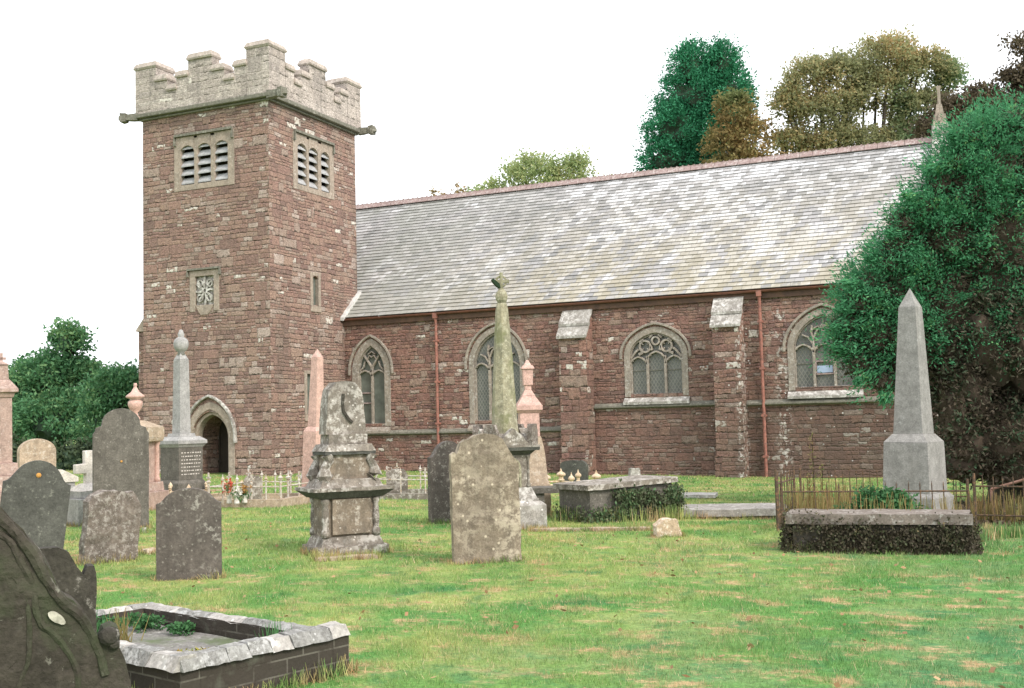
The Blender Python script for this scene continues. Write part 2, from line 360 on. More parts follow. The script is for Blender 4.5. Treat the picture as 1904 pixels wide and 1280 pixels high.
def holed(specs, mat, name, parent):
    """Wall faces with real openings. Each spec: outline, openings, place function f(u, inward, z), reveal depths."""
    b = bmesh.new()
    for outer, holes, f, depth in specs:
        loops = [[Vector((u, z, 0)) for u, z in L] for L in [outer]+holes]
        flat = [p for L in loops for p in L]; vs = [b.verts.new(f(p.x, 0, p.y)) for p in flat]
        for t in tessellate_polygon(loops):
            try: b.faces.new([vs[i] for i in t])
            except ValueError: pass
        for H, dp in zip(holes, depth):
            A = [b.verts.new(f(u, 0, z)) for u, z in H]; B = [b.verts.new(f(u, dp, z)) for u, z in H]
            for i in range(len(H)): j = (i+1) % len(H); b.faces.new((A[i], A[j], B[j], B[i]))
    me = bpy.data.meshes.new(name); b.to_mesh(me); b.free(); me.materials.append(mat)
    o = bpy.data.objects.new(name, me); COL.objects.link(o); o.parent = parent; return o

def quads(name, V, mat, parent=None):
    """many small quads at once: V is (n, 4, 3)."""
    n = len(V); me = bpy.data.meshes.new(name); me.vertices.add(4*n); me.vertices.foreach_set('co', np.asarray(V, np.float32).ravel())
    me.loops.add(4*n); me.loops.foreach_set('vertex_index', np.arange(4*n, dtype=np.int32))
    me.polygons.add(n); me.polygons.foreach_set('loop_start', np.arange(0, 4*n, 4, dtype=np.int32))
    me.update(calc_edges=True); me.materials.append(mat); o = bpy.data.objects.new(name, me); COL.objects.link(o); o.parent = parent; return o
def unit(a): return a/np.maximum(1e-9, np.linalg.norm(a, axis=1, keepdims=True))
def leaf_quads(P, D, ln, wd, rng):
    """leaf shaped quads at P pointing along D."""
    D = unit(D); S = unit(np.cross(D, unit(rng.normal(size=P.shape)))); n = len(P)
    ln = ln*rng.uniform(.6, 1.3, (n, 1)); wd = wd*rng.uniform(.6, 1.3, (n, 1))
    return np.stack([P-D*ln/2, P+S*wd/2, P+D*ln/2, P-S*wd/2], 1)
def crown(blobs, nclump, per, cr, ln, wd, rng, droop=0., out=.6, inner=.45, flat=.8, spray=0., keep=None):
    """leaves in clumps near the surface of several blobs; blobs: (centre, (rx, ry, rz)) in world units, relative weights by area."""
    A = np.array([b[1][0]*b[1][2] for b in blobs]); idx = rng.choice(len(blobs), nclump, p=A/A.sum())
    C = np.array([list(b[0]) for b in blobs])[idx]; R = np.array([list(b[1]) for b in blobs])[idx]
    d = unit(rng.normal(size=(nclump, 3))); d[:, 2] = np.where(d[:, 2] < -.5, -d[:, 2], d[:, 2])
    rad = rng.uniform(inner, 1, (nclump, 1))**.5; cc = C + d*R*rad
    if keep is not None: kk = keep(cc); cc, d = cc[kk], d[kk]; nclump = len(cc)
    cs = rng.uniform(.55, 1.35, (nclump, 1))*cr
    k = np.repeat(np.arange(nclump), per); n = len(k); g = unit(rng.normal(size=(n, 3)))*rng.uniform(0, 1, (n, 1))**.6*cs[k]*.85; g[:, 2] *= flat
    outd = unit(d[k] + np.array([0, 0, -droop]))
    if spray: g += outd*(rng.uniform(-.3, 1, (n, 1)))*cs[k]*spray
    P = cc[k]+g; D = outd*out + rng.normal(size=(n, 3))*.6
    return leaf_quads(P, D, ln, wd, rng)
def core(blobs, s, mat, name, parent, sub=3, amt=.16):  # solid dark blobs added inside crowns to block light and gaps
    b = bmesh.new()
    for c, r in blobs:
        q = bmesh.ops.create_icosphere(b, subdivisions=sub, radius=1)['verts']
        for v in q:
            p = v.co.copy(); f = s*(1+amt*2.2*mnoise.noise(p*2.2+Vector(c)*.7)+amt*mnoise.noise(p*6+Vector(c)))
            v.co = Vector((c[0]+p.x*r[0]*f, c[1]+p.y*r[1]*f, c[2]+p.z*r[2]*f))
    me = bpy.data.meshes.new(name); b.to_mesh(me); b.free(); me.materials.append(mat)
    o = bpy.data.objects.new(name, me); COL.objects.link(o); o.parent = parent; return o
def pblobs(L, d):                                            # blobs given where they show: (px, py, rx, rz[, depth shift])
    o = []
    for q in L:
        dd = d+(q[4] if len(q) > 4 else 0); c = at(q[0], q[1], dd); m = dd/FPX; rx, rz = q[2]*m, q[3]*m
        o.append((c, (rx, (rx+rz)/2, rz)))
    return o
def limbs(base, blobs, r, mat, parent, rng, name='trunk', fork=.35):
    mb = MB(); base = Vector(base); top = Vector((0, 0, 0))
    for c, _ in blobs: top += Vector(c)
    top /= len(blobs); f = base.lerp(Vector((top.x*.5+base.x*.5, top.y*.5+base.y*.5, top.z)), fork)
    mb.tube([base-Vector((0, 0, .2)), base+(f-base)*.15, base+(f-base)*.6, f], [r*1.35, r*1.05, r*.9, r*.8], 10)
    for c, rr in blobs:
        for k in range(2):
            e = Vector(c)+Vector((rng.uniform(-.4, .4)*rr[0], rng.uniform(-.4, .4)*rr[1], rng.uniform(-.3, .35)*rr[2])); m = f.lerp(e, .5)+Vector(rng.normal(size=3)*.12)*rr[0]
            mb.tube([f, m, e], [r*.55, r*.3, r*.08], 6)
    return mb.build(name, mat, parent)

# ================================================================== ground
EAVE_Y, EAVE_Z, RIDGE_Y, RIDGE_Z, NW_Y = 4.45, 5.65, 10.71, 11.15, 4.6
ROWS = 36; ROWDZ = (RIDGE_Z-EAVE_Z)/ROWS
def axis(c, a, far):
    v = list(np.arange(c-a, c+a+.01, .5)); s = 1
    while s < far: v = [v[0]-s]+v+[v[-1]+s]; s *= 1.5
    return v
XS, YS = axis(12, 30, 500), axis(-10, 26, 500)
bm = bmesh.new(); G = [[bm.verts.new((x, y, gz(x, y))) for x in XS] for y in YS]
for j in range(len(YS)-1):
    for i in range(len(XS)-1): bm.faces.new((G[j][i], G[j][i+1], G[j+1][i+1], G[j+1][i]))
me = bpy.data.meshes.new('ground'); bm.to_mesh(me); bm.free(); me.materials.append(m_ground())
o = bpy.data.objects.new('ground', me); COL.objects.link(o); setp(o, 'mown churchyard turf round the graves', 'ground', kind='structure')

# ================================================================== church
RED = [(0, (.17, .112, .10)), (.2, (.235, .148, .128)), (.45, (.285, .178, .148)), (.7, (.31, .215, .17)), (.9, (.32, .255, .22)), (1, (.46, .38, .34))]
NAVE = [(0, (.14, .088, .08)), (.2, (.205, .115, .10)), (.45, (.26, .142, .115)), (.7, (.29, .18, .14)), (.9, (.29, .23, .19)), (1, (.42, .35, .31))]
def nave_stain(t, c, P):
    x, y, z = t.sep(P); n = t.noise(t.xyz(x, t.ma('MULTIPLY', z, .5), 0), .9, 4, .65)
    damp = t.ma('MULTIPLY', t.mr(t.ma('ADD', x, t.ma('MULTIPLY', n, 5)), 9, 20, .0, 1), t.mr(t.ma('ADD', z, t.ma('MULTIPLY', n, 2)), 5.3, 2.2))
    c = t.mix(t.ma('MULTIPLY', damp, .62), c, (.095, .075, .06))
    ed = t.ma('SUBTRACT', 1, t.ma('MULTIPLY', t.ma('ABSOLUTE', t.ma('SUBTRACT', x, 15.12)), 7.))
    ed = t.ma('MAXIMUM', ed, t.ma('SUBTRACT', .8, t.ma('MULTIPLY', t.ma('ABSOLUTE', t.ma('SUBTRACT', x, 16.35)), 2.5)))
    c = t.mix(t.ma('MULTIPLY', t.ma('MAXIMUM', ed, 0), t.mr(t.noise(P, 6, 4, .7), .53, .6)), c, (.68, .65, .60))
    sp = t.ma('MULTIPLY', t.mr(t.vor(P, 4.2), .13, .08), t.ma('MULTIPLY', t.mr(x, 11, 16), t.mr(t.noise(P, 1.3, 3), .5, .58)))
    return t.mix(sp, c, (.75, .74, .70))
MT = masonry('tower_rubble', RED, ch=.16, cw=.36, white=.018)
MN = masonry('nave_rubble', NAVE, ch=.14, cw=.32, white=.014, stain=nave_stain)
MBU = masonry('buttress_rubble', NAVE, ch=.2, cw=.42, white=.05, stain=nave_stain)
ASH = stone('ashlar_tan', (.37, .30, .245), (.28, .235, .195), lichen=(.53, .48, .42), la=.25, streak=.35, dark=(.13, .125, .10))
ASHW = stone('window_ashlar', (.34, .29, .24), (.25, .22, .19), lichen=(.52, .50, .46), la=.3, streak=.3, dark=(.14, .12, .10))
PAR = stone('parapet_ashlar', (.43, .365, .32), (.35, .305, .27), lichen=(.58, .53, .48), la=.3, streak=.5, dark=(.21, .205, .18), scale=.6)
STR = stone('string_stone', (.20, .19, .155), (.15, .145, .12), lichen=(.36, .35, .30), la=.25)
WHT = stone('lichened_slab', (.34, .32, .29), (.22, .20, .18), lichen=(.62, .60, .57), la=.5, ls=4)
LOUV = stone('louvre_slate', (.42, .42, .43), (.33, .33, .33), streak=.2, bump=.15)
LEAD = paint('lime_fillet', (.66, .64, .62), (.45, .44, .42), .8, 4)
DARK = paint('old_oak_and_darkness', (.035, .028, .022), (.05, .04, .03), .7)
IRON = paint('gutter_paint', (.20, .085, .06), (.13, .06, .045), .5, 5)
PIPE = paint('pipe_paint', (.38, .17, .13), (.27, .11, .085), .6, 5, rust=(.18, .10, .08))
BROWN = paint('eaves_board', (.13, .075, .05), (.08, .05, .04), .8, 5)
RIDGE = stone('ridge_clay', (.33, .24, .225), (.26, .19, .18), lichen=(.5, .45, .43), la=.4, streak=0)
GL_D = m_glass('leaded_glass', (.075, .08, .07)); GL_P = m_glass('plain_glass', (.10, .11, .095), False); GL_B = m_glass('blue_pane', (.22, .28, .38), False)
SLATE = m_slate()

ch = thing('church', 'red sandstone church with battlemented tower and long lichened slate roof', 'church', (0, 0, 0))
TW, TD, ZS = 5.6, 5.55, 12.95
fS = lambda u, q, z: (u, q, z); fE = lambda u, q, z: (-q, u, z); fN = lambda u, q, z: (u, NW_Y+q, z)
gS = lambda x, y, z: (x, y, z); gE = lambda x, y, z: (-y, x, z); gN = lambda x, y, z: (x, NW_Y+y, z)
def rect(a, b, c, d): return [(a, c), (a, d), (b, d), (b, c)]
bell_S = rect(-3.99, -1.6, 10.28, 12.0); bell_E = rect(1.55, 3.88, 10.24, 12.05)
niche = rect(-3.24, -2.38, 5.92, 7.02)
door = opening(.8, -.6, 1.3, .92, -2.6)
slit = opening(.17, 6.0, 6.95, .12, 2.72, pointed=False)
low = rect(2.1, 2.62, 2.05, 3.48)
tw = holed([(rect(-TW, 0, -1, 13.0), [bell_S, niche, door, rect(0, 0, 0, 0)][:3], fS, [.3, .16, 1.5]),
            (rect(0, TD, -1, 13.0), [bell_E, slit, low], fE, [.3, .22, .25]),
            (rect(-TW, 0, -1, 13.0), [], lambda u, q, z: (u, TD, z), []),
            (rect(0, TD, -1, 13.0), [], lambda u, q, z: (-TW, u, z), [])], MT, 'tower_wall', ch)
MB().box(-TW, 0, 0, TD, 13.3, 13.45).build('tower_roof', WHT, ch)
# string course and the spouts at its corners
mb = MB(); o_ = .2
for (z0, z1, e) in ((12.90, 12.98, .1), (12.983, 13.14, .24)):
    mb.box(-TW-e, e, -e, -.0, z0, z1); mb.box(0.002, e, 0.001, TD+e, z0, z1); mb.box(-TW-e, -TW, .001, TD+e, z0, z1); mb.box(-TW+.001, 0, TD, TD+e, z0, z1)
mb.build('string_course', STR, ch, bev=.03)
for sx, sy, x, y in ((1, -.06, .1, -.1), (-1, -.25, -TW-.1, -.1), (1, .1, .1, TD+.1), (-1, .1, -TW-.1, TD+.1)):
    g = MB(); g.frus(0, 0, 0, .55, .13, .12, .1, .1); g.frus(0, 0, .55, .80, .15, .14, .17, .16); g.frus(0, 0, .80, .92, .1, .1, .07, .07); g.turn(PI/2, 'Y')
    for v in g.b.verts: v.co.x *= .84
    g.rough(.025, .1, 6).turn(math.atan2(sy, sx))
    g.build('gargoyle', STR, ch, loc=(x, y, 13.06))
# battlements
def parapet_seg(w_, c_, L0, L1, top, f):
    """wall piece plus its coping along u = L0..L1 of one face, thickness inward."""
    v0 = len(w_.b.verts); w_.box(L0, L1, 0, .42, 13.14, top-.28)
    for v in list(w_.b.verts)[v0:]: v.co = Vector(f(v.co.x, v.co.y, v.co.z))
    v0 = len(c_.b.verts); m_, h_ = (L0+L1)/2, (L1-L0)/2
    c_.frus(m_, .21, top-.28, top-.22, h_+.015, .27, h_+.035, .29); c_.frus(m_, .21, top-.22, top-.06, h_+.035, .29, h_-.02, .24); c_.frus(m_, .21, top-.06, top, h_-.02, .24, h_-.1, .13)
    for v in list(c_.b.verts)[v0:]: v.co = Vector(f(v.co.x, v.co.y, v.co.z))
pw, pc = MB(), MB(); ov = .18
SEG = [(.16, .25, 14.5), (.25, .32, 14.08), (.32, .41, 14.5), (.41, .59, 15.05), (.59, .68, 14.5), (.68, .75, 14.08), (.75, .84, 14.5)]
LX, LY = TW+2*ov, TD+2*ov
for f, L in ((lambda u, q, z: (-TW-ov+u, -ov+q, z), LX), (lambda u, q, z: (ov-q, -ov+u, z), LY), (lambda u, q, z: (-TW-ov+u, TD+ov-q, z), LX), (lambda u, q, z: (-TW-ov+q, -ov+u, z), LY)):
    for a, b, t_ in SEG: parapet_seg(pw, pc, a*L, b*L, t_, f)
for cx, cy in ((-TW-ov, -ov), (ov, -ov), (ov, TD+ov), (-TW-ov, TD+ov)):
    h = .48; X, Y = cx+(h if cx < 0 else -h), cy+(h if cy < 0 else -h)
    pw.frus(X, Y, 13.14, 14.8, h, h)
    pc.frus(X, Y, 14.77, 14.84, h+.02, h+.02, h+.06, h+.06); pc.frus(X, Y, 14.84, 15.0, h+.06, h+.06, h-.01, h-.01); pc.frus(X, Y, 15.0, 15.07, h-.01, h-.01, h-.14, h-.14)
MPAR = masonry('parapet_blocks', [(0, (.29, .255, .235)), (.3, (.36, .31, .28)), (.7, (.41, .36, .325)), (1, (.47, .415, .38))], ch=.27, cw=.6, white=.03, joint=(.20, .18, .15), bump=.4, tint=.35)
pw.build('parapet', MPAR, ch); pc.rough(.012, .3, 4).build('parapet_coping', PAR, ch)

# belfry windows: frame, mullions and arched heads in one part, each louvre slab a sub-part
def belfry(f, lights, u0, u1, z0, z1):
    fr = MB(); g = lambda x, y, z: f(x, y, z)
    fr.bar([(u0, z1+.08), (u0, z0-.15)], .28, -.02, .2, g); fr.bar([(u1, z1+.08), (u1, z0-.15)], .28, -.02, .2, g)
    fr.bar([(u0+.14, z0-.05), (u1-.14, z0-.05)], .2, -.018, .28, g)
    zt = z1-.26
    # head slab with arched cut-outs built as a strip of small prisms
    for a, b in lights:
        A = arch((b-a)/2, .22, x0=(a+b)/2, z0=zt-.2, pointed=False, n=6)
        for (xa, za), (xb, zb) in zip(A, A[1:]): fr.prism([(xa, za), (xb, zb), (xb, z1+.08), (xa, z1+.08)], -.015, .2, g)
        c = (a+b)/2; r = (b-a)/2
        fr.bar([(a, zt-.12), (a+.10, zt-.06), (a+.06, zt+.0)], .04, .02, .1, g); fr.bar([(b, zt-.12), (b-.10, zt-.06), (b-.06, zt+.0)], .04, .02, .1, g)
    for (a, b), (c, d) in zip(lights, lights[1:]): fr.bar([(b+(c-b)/2, z1+.08), (b+(c-b)/2, z0)], (c-b), -.0, .2, g)
    e0, e1 = lights[0][0], lights[-1][1]
    w_ = fr.build('belfry_window', ASH, ch, bev=.01)
    h = MB(); h.bar([(u0-.08, z1-.22), (u0-.08, z1+.14), (u1+.08, z1+.14), (u1+.08, z1-.22)], .09, -.1, .0, g); h.build('hood_mould', STR, w_, bev=.02)
    bk = MB(); bk.face([f(u0-.05, .45, z0-.1), f(u1+.05, .45, z0-.1), f(u1+.05, .45, z1), f(u0-.05, .45, z1)]); bk.build('belfry_darkness', DARK, w_)  # dark sheet stands for the unlit belfry behind the louvres
    for a, b in lights:
        for k in range(5):
            z = z0+.14+k*.315; s = MB()
            s.prism([(a, 0), (b, 0), (b, .045), (a, .045)], 0, 1); 
            for v in s.b.verts: x, q, zz = v.co; v.co = Vector(f(x, .03+q*.15, z-.05+zz+q*.20))
            s.build('louvre', LOUV, w_)
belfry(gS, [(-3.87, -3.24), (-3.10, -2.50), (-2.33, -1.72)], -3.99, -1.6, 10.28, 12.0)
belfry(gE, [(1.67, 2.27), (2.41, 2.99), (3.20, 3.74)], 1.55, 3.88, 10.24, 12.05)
# niche with its carved panel over the doorway
n_ = MB(); n_.bar([(-3.34, 7.02), (-3.34, 5.75)], .24, -.02, .1, gS); n_.bar([(-2.28, 7.02), (-2.28, 5.75)], .24, -.02, .1, gS); n_.bar([(-3.46, 7.1), (-2.16, 7.1)], .2, -.025, .1, gS)
n_.prism([(-3.2, 5.97), (-2.42, 5.97), (-2.56, 5.72), (-2.66, 5.62), (-2.96, 5.62), (-3.06, 5.72)], -.03, .12, gS)
nf = n_.build('carved_niche', ASH, ch, bev=.01)
h = MB(); h.bar([(-3.52, 7.0), (-3.52, 7.25), (-2.1, 7.25), (-2.1, 7.0)], .07, -.1, 0, gS); h.build('hood_mould', STR, nf, bev=.015)
c_ = MB(); c_.box(-3.22, -2.4, .10, .16, 5.9, 7.04)
cx, cz = -2.81, 6.48
for k in range(8):
    a = k*PI/4; c_.bar([(cx+.06*math.cos(a), cz+.06*math.sin(a)), (cx+.26*math.cos(a+.2), cz+.26*math.sin(a+.2)), (cx+.42*math.cos(a), cz+.5*math.sin(a))], .07, .01, .11, gS)
for k in range(4):
    a = k*PI/2+PI/4; c_.bar([(cx+.3*math.cos(a)+.12*math.cos(t), cz+.36*math.sin(a)+.12*math.sin(t)) for t in np.linspace(0, 2*PI, 11)], .045, .0, .11, gS)
c_.rough(.012, .08, 8).build('carving', WHT, nf)
# slit window and low window of the tower's side
for hole, nm, hw in ((slit, 'slit_window', .34), (low, 'low_window', .3)):
    us = [p[0] for p in hole]; zs_ = [p[1] for p in hole]; cx = (min(us)+max(us))/2
    s = MB(); s.bar([(min(us)-.075, max(zs_)+.12), (min(us)-.075, min(zs_)-.02)], .16, -.02, .12, gE); s.bar([(max(us)+.075, max(zs_)+.12), (max(us)+.075, min(zs_)-.02)], .16, -.02, .12, gE)
    s.bar([(min(us)+.005, max(zs_)+.07), (max(us)-.005, max(zs_)+.07)], .13, -.015, .12, gE); s.bar([(min(us)-.155, min(zs_)-.14), (max(us)+.155, min(zs_)-.14)], .22, -.04, .14, gE)
    so = s.build(nm, ASH, ch, bev=.008); g = MB(); g.face([gE(min(us)-.02, .12, min(zs_)-.02), gE(max(us)+.02, .12, min(zs_)-.02), gE(max(us)+.02, .12, max(zs_)+.02), gE(min(us)-.02, .12, max(zs_)+.02)]); g.build('glass', GL_P, so)
# doorway
d_ = MB(); cx = -2.6
A = arch(.93, 1.14, x0=cx, z0=1.28)
d_.bar([(cx-.93, -.5)]+A+[(cx+.93, -.5)], .26, -.03, .3, gS)
A = arch(.74, .86, x0=cx, z0=1.30); d_.bar([(cx-.74, -.5)]+A+[(cx+.74, -.5)], .12, .1, .42, gS)
dw = d_.build('doorway', ASH, ch, bev=.02)
h = MB(); A = arch(1.12, 1.46, x0=cx, z0=1.3); h.bar([(cx-1.13, 1.1)]+A+[(cx+1.13, 1.1)], .09, -.13, 0, gS); h.build('hood_mould', WHT, dw, bev=.02)
p_ = MB(); p_.box(cx-.9, cx+.9, 1.42, 1.5, -.5, 2.35); dd = p_.build('door', DARK, dw)
s = MB()
for k in range(5): s.box(cx-.72+k*.33, cx-.70+k*.33, 1.395, 1.42, -.3, 2.2)
s.box(cx-.8, cx+.8, 1.38, 1.41, .4, .47); s.build('door_strap', DARK, dd)
MB().box(cx-.79, cx+.79, .02, 1.41, -.5, -.06).build('threshold', ASH, dw)
# corner buttress against the tower's far side, with a sloping cap
b = MB(); b.box(-TW-.36, -TW-.003, .15, 1.35, -1, 5.2); bo = b.build('buttress', MT, ch)
b = MB(); b.prism([(-TW-.42, 5.2), (-TW-.42, 5.27), (-TW-.002, 5.75), (-TW-.002, 5.2)], .08, 1.42); b.build('buttress_cap', ASH, bo)

# nave: wall with four traceried windows
wins = [dict(c=1.15, a=.6, zb=1.65, zs=3.6, h=.98, n=2, k=.15), dict(c=6.33, a=.93, zb=1.66, zs=3.62, h=1.18, n=3, k=.2),
        dict(c=12.19, a=.93, zb=2.42, zs=3.72, h=.74, n=3, k=.14), dict(c=17.66, a=.95, zb=2.46, zs=3.72, h=1.02, n=3, k=.24)]
holes = [opening(q['a'], q['zb'], q['zs'], q['h'], q['c'], k=q['k'], pointed=(i < 2)) for i, q in enumerate(wins)]
NX1 = 21.1
holed([([(-5, -1.2), (-5, 5.6), (NX1, 5.6), (NX1, -1.2)], holes, fN, [.28]*4)], MN, 'nave_wall', ch)
e = MB(); e.face([(NX1, NW_Y, -1), (NX1, 16.8, -1), (NX1, 16.8, 5.6), (NX1, RIDGE_Y, 11.0), (NX1, NW_Y, 5.6)])
e.face([(-5, NW_Y, -1), (-5, 16.8, -1), (-5, 16.8, 5.6), (-5, RIDGE_Y, 11.0), (-5, NW_Y, 5.6)]); e.face([(-5, 16.8, -1), (NX1, 16.8, -1), (NX1, 16.8, 5.6), (-5, 16.8, 5.6)])
e.build('gable_wall', MN, ch)
for i, q in enumerate(wins):
    c, a, zb, zs, h, n = q['c'], q['a'], q['zb'], q['zs'], q['h'], q['n']; k = q['k']; pt = i < 2
    oe = .14 if i else .2
    fr = MB(); fr.bar([(c-a-oe/2, zb-.1)]+arch(a+oe/2, h+oe/2+.02, k, x0=c, z0=zs, pointed=pt)+[(c+a+oe/2, zb-.1)], oe+.06, -.02, .16, gN)
    fr.bar([(c-a+.03, zb-.02)]+arch(a-.03, h-.03, k, x0=c, z0=zs, pointed=pt)+[(c+a-.03, zb-.02)], .08, .06, .2, gN)
    wo_ = fr.build('nave_window', ASHW, ch, bev=.008)
    hm = MB(); oh = a+oe+.13; hm.bar([(c-oh, zs-.12)]+arch(oh, h+oe+.16, k, x0=c, z0=zs, pointed=pt)+[(c+oh, zs-.12)], .085, -.09, 0, gN)
    hm.build('hood_mould', ASHW, wo_, bev=.015)
    sl = MB(); sl.prism([(-.16, zb-.36), (-.16, zb-.27), (.17, zb+.02), (.17, zb-.36)], c-a-.2, c+a+.2, lambda x, y, z: (y, NW_Y+x, z))
    sl.rough(.008, .15).build('sill', WHT if i > 1 else ASHW, wo_)
    g = MB(); gd = .16; P_ = opening(a+.02, zb-.05, zs, h+.02, c, k=k, pointed=pt); g.b.faces.new([g.b.verts.new(gN(x, gd, z)) for x, z in P_])
    g.build('glass', GL_P if i == 0 else GL_D, wo_)
    # tracery
    tr = MB(); y0, y1 = .03, .15; lw = 2*a/n; mw = .075
    mul = [c-a+lw*j for j in range(1, n)]
    sp = zs - (.02 if i != 2 else .16)
    for j, x in enumerate(mul): tr.bar([(x, zb-.02), (x, sp+(.12 if i == 2 else .02))], mw, y0, y1, gN)
    for j in range(n):
        x0, x1 = c-a+lw*j, c-a+lw*(j+1); dz = .16 if (i == 2 and j == 1) else 0
        hh = lw*.42 if i else lw*.36
        tr.bar(arch(lw/2-.01, hh, .25, 7, (x0+x1)/2, sp-.16+dz, pointed=False), .055, y0, y1, gN)
        tr.bar([(x0+.03, sp-.06+dz), (x0+.13, sp-.03+dz), (x0+.1, sp+.05+dz)], .035, y0+.02, y1-.02, gN); tr.bar([(x1-.03, sp-.06+dz), (x1-.13, sp-.03+dz), (x1-.1, sp+.05+dz)], .035, y0+.02, y1-.02, gN)
    if i == 0:                                               # two lights: mullion branches into a Y with a reticulated eye
        tr.bar([(c, sp), (c-.03, sp+.2), (c-.2, sp+.45), (c-.33, sp+.62)], .06, y0, y1, gN); tr.bar([(c, sp), (c+.03, sp+.2), (c+.2, sp+.45), (c+.33, sp+.62)], .06, y0, y1, gN)
        for sx in (-1, 1):
            tr.bar([(c+sx*.5, sp+.06), (c+sx*.36, sp+.2), (c+sx*.30, sp+.4)], .045, y0, y1, gN)
            tr.bar([(c+sx*.2, sp+.45), (c+sx*.10, sp+.62), (c, sp+.55)], .04, y0, y1, gN)
        tr.bar([(c-.16, sp+.66), (c, sp+.76), (c+.16, sp+.66)], .04, y0, y1, gN)
    if i in (1, 3):                                          # three lights: uprights carried up, small arches between
        for x in mul:
            sx = -1 if x < c else 1
            tr.bar([(x, sp), (x, sp+.28), (x-sx*.12, sp+.52), (x-sx*.3, sp+.72)], .055, y0, y1, gN)
            tr.bar([(x, sp+.1), (x+sx*.16, sp+.34), (x+sx*.34, sp+.42)], .05, y0, y1, gN)
            tr.bar([(x, sp+.3), (x+sx*.05, sp+.5), (x+sx*.02, sp+.75 if i == 1 else sp+.7)], .05, y0, y1, gN)
        tr.bar([(c, sp+.36), (c, sp+.98 if i == 1 else sp+.9)], .05, y0, y1, gN)
        tr.bar(arch(.2, .16, .3, 5, c-.15, sp+.5, pointed=False), .04, y0, y1, gN); tr.bar(arch(.2, .16, .3, 5, c+.15, sp+.5, pointed=False), .04, y0, y1, gN)
    if i == 2:                                               # solid stone head pierced by roundels, as in the photo
        ring = lambda x, z, r, wd=.06: tr.bar([(x+r*math.cos(t), z+r*math.sin(t)) for t in np.linspace(0, 2*PI, 17)], wd, y0, y1, gN)
        ring(c-.37, zs+.28, .19, .07); ring(c+.37, zs+.28, .19, .07); ring(c, zs+.46, .13, .06)
        for sx in (-1, 1):
            for t in range(4):
                an = t*PI/2+PI/4; tr.bar([(c+sx*.37+.17*math.cos(an), zs+.28+.17*math.sin(an)), (c+sx*.37+.09*math.cos(an), zs+.28+.09*math.sin(an))], .04, y0+.02, y1-.02, gN)
            tr.bar([(c+sx*.88, zs-.1), (c+sx*.7, zs+.12), (c+sx*.6, zs+.2)], .07, y0, y1, gN)
            tr.bar([(c+sx*.6, zs+.02), (c+sx*.46, zs+.08)], .09, y0, y1, gN)
            tr.bar([(c+sx*.56, zs+.42), (c+sx*.42, zs+.52)], .07, y0, y1, gN); tr.bar([(c+sx*.17, zs+.3), (c+sx*.14, zs+.14)], .08, y0, y1, gN)
            tr.bar([(c+sx*.22, zs+.56), (c+sx*.1, zs+.66)], .06, y0, y1, gN)
    tr.build('tracery', ASHW, wo_, bev=.008)
    if i != 1:
        sb = MB(); 
        for zz in ((zs-.62,) if i else (zs-.5,)): sb.bar([(c-a+.03, zz+.1), (c+a-.03, zz+.1)], .022, .13, .15, gN)
        if i: sb.build('saddle_bar', STR, wo_)
        else: sb.b.free()
    if i == 0:
        hp = MB(); x0, x1 = c-a+.05, c-mw/2-.01; hp.bar([(x0, 2.42), (x1, 2.42)], .05, .1, .155, gN); hp.bar([(x0, 2.80), (x1, 2.80)], .05, .1, .155, gN); hp.bar([(x0+.02, 2.445), (x0+.02, 2.775)], .045, .1, .155, gN)
        hp.build('hopper_frame', RIDGE, wo_)
    if i == 3:
        x0, x1 = c-a+lw+.05, c-a+2*lw-.05; hp = MB(); hp.bar([(x0, 2.86), (x1, 2.86), (x1, 3.26), (x0, 3.26), (x0, 2.86)], .05, .08, .155, gN); ho = hp.build('hopper_frame', RIDGE, wo_)
        g = MB(); g.prism([(x0+.03, 2.9), (x1-.03, 2.9), (x1-.03, 3.12), (x0+.03, 3.12)], .11, .125, gN); g.build('blue_pane', GL_B, ho)
# string course under the nave windows
s = MB()
for x0, x1, z in ((.0, 8.98, 1.30), (10.0, 14.28, 2.03), (15.2, NX1, 2.0)): s.prism([(-.13, z-.05), (-.13, z), (0, z+.1), (0, z-.1)], x0, x1, lambda x, y, zz: (y, NW_Y+x-.001, zz))
s.rough(.006, .3).build('sill_course', STR, ch)
for x0, x1, z0 in ((8.99, 9.98, 4.42), (14.3, 15.18, 4.5)):
    b = MB(); b.prism([(3.95, -1), (3.95, z0), (4.598, z0+.8), (4.598, -1)], x0, x1, lambda x, y, z: (y, x, z)); b.rough(.012, .3); bo = b.build('buttress', MBU, ch)
    b = MB()
    for k, (ya, za, yb, zb_) in enumerate(((3.84, z0-.06, 4.26, z0+.42), (4.10, z0+.37, 4.597, z0+.95))):
        b.prism([(ya, za), (ya, za+.09), (yb, zb_+.10), (yb, zb_)], x0-.05, x1+.05, lambda x, y, z: (y, x, z))
    b.rough(.012, .12).build('buttress_cap', WHT, bo)
    b = MB(); b.box(x0-.04, x1+.04, 3.86, 3.948, -1, .35); b.rough(.01, .2).build('buttress_plinth', MBU, bo)
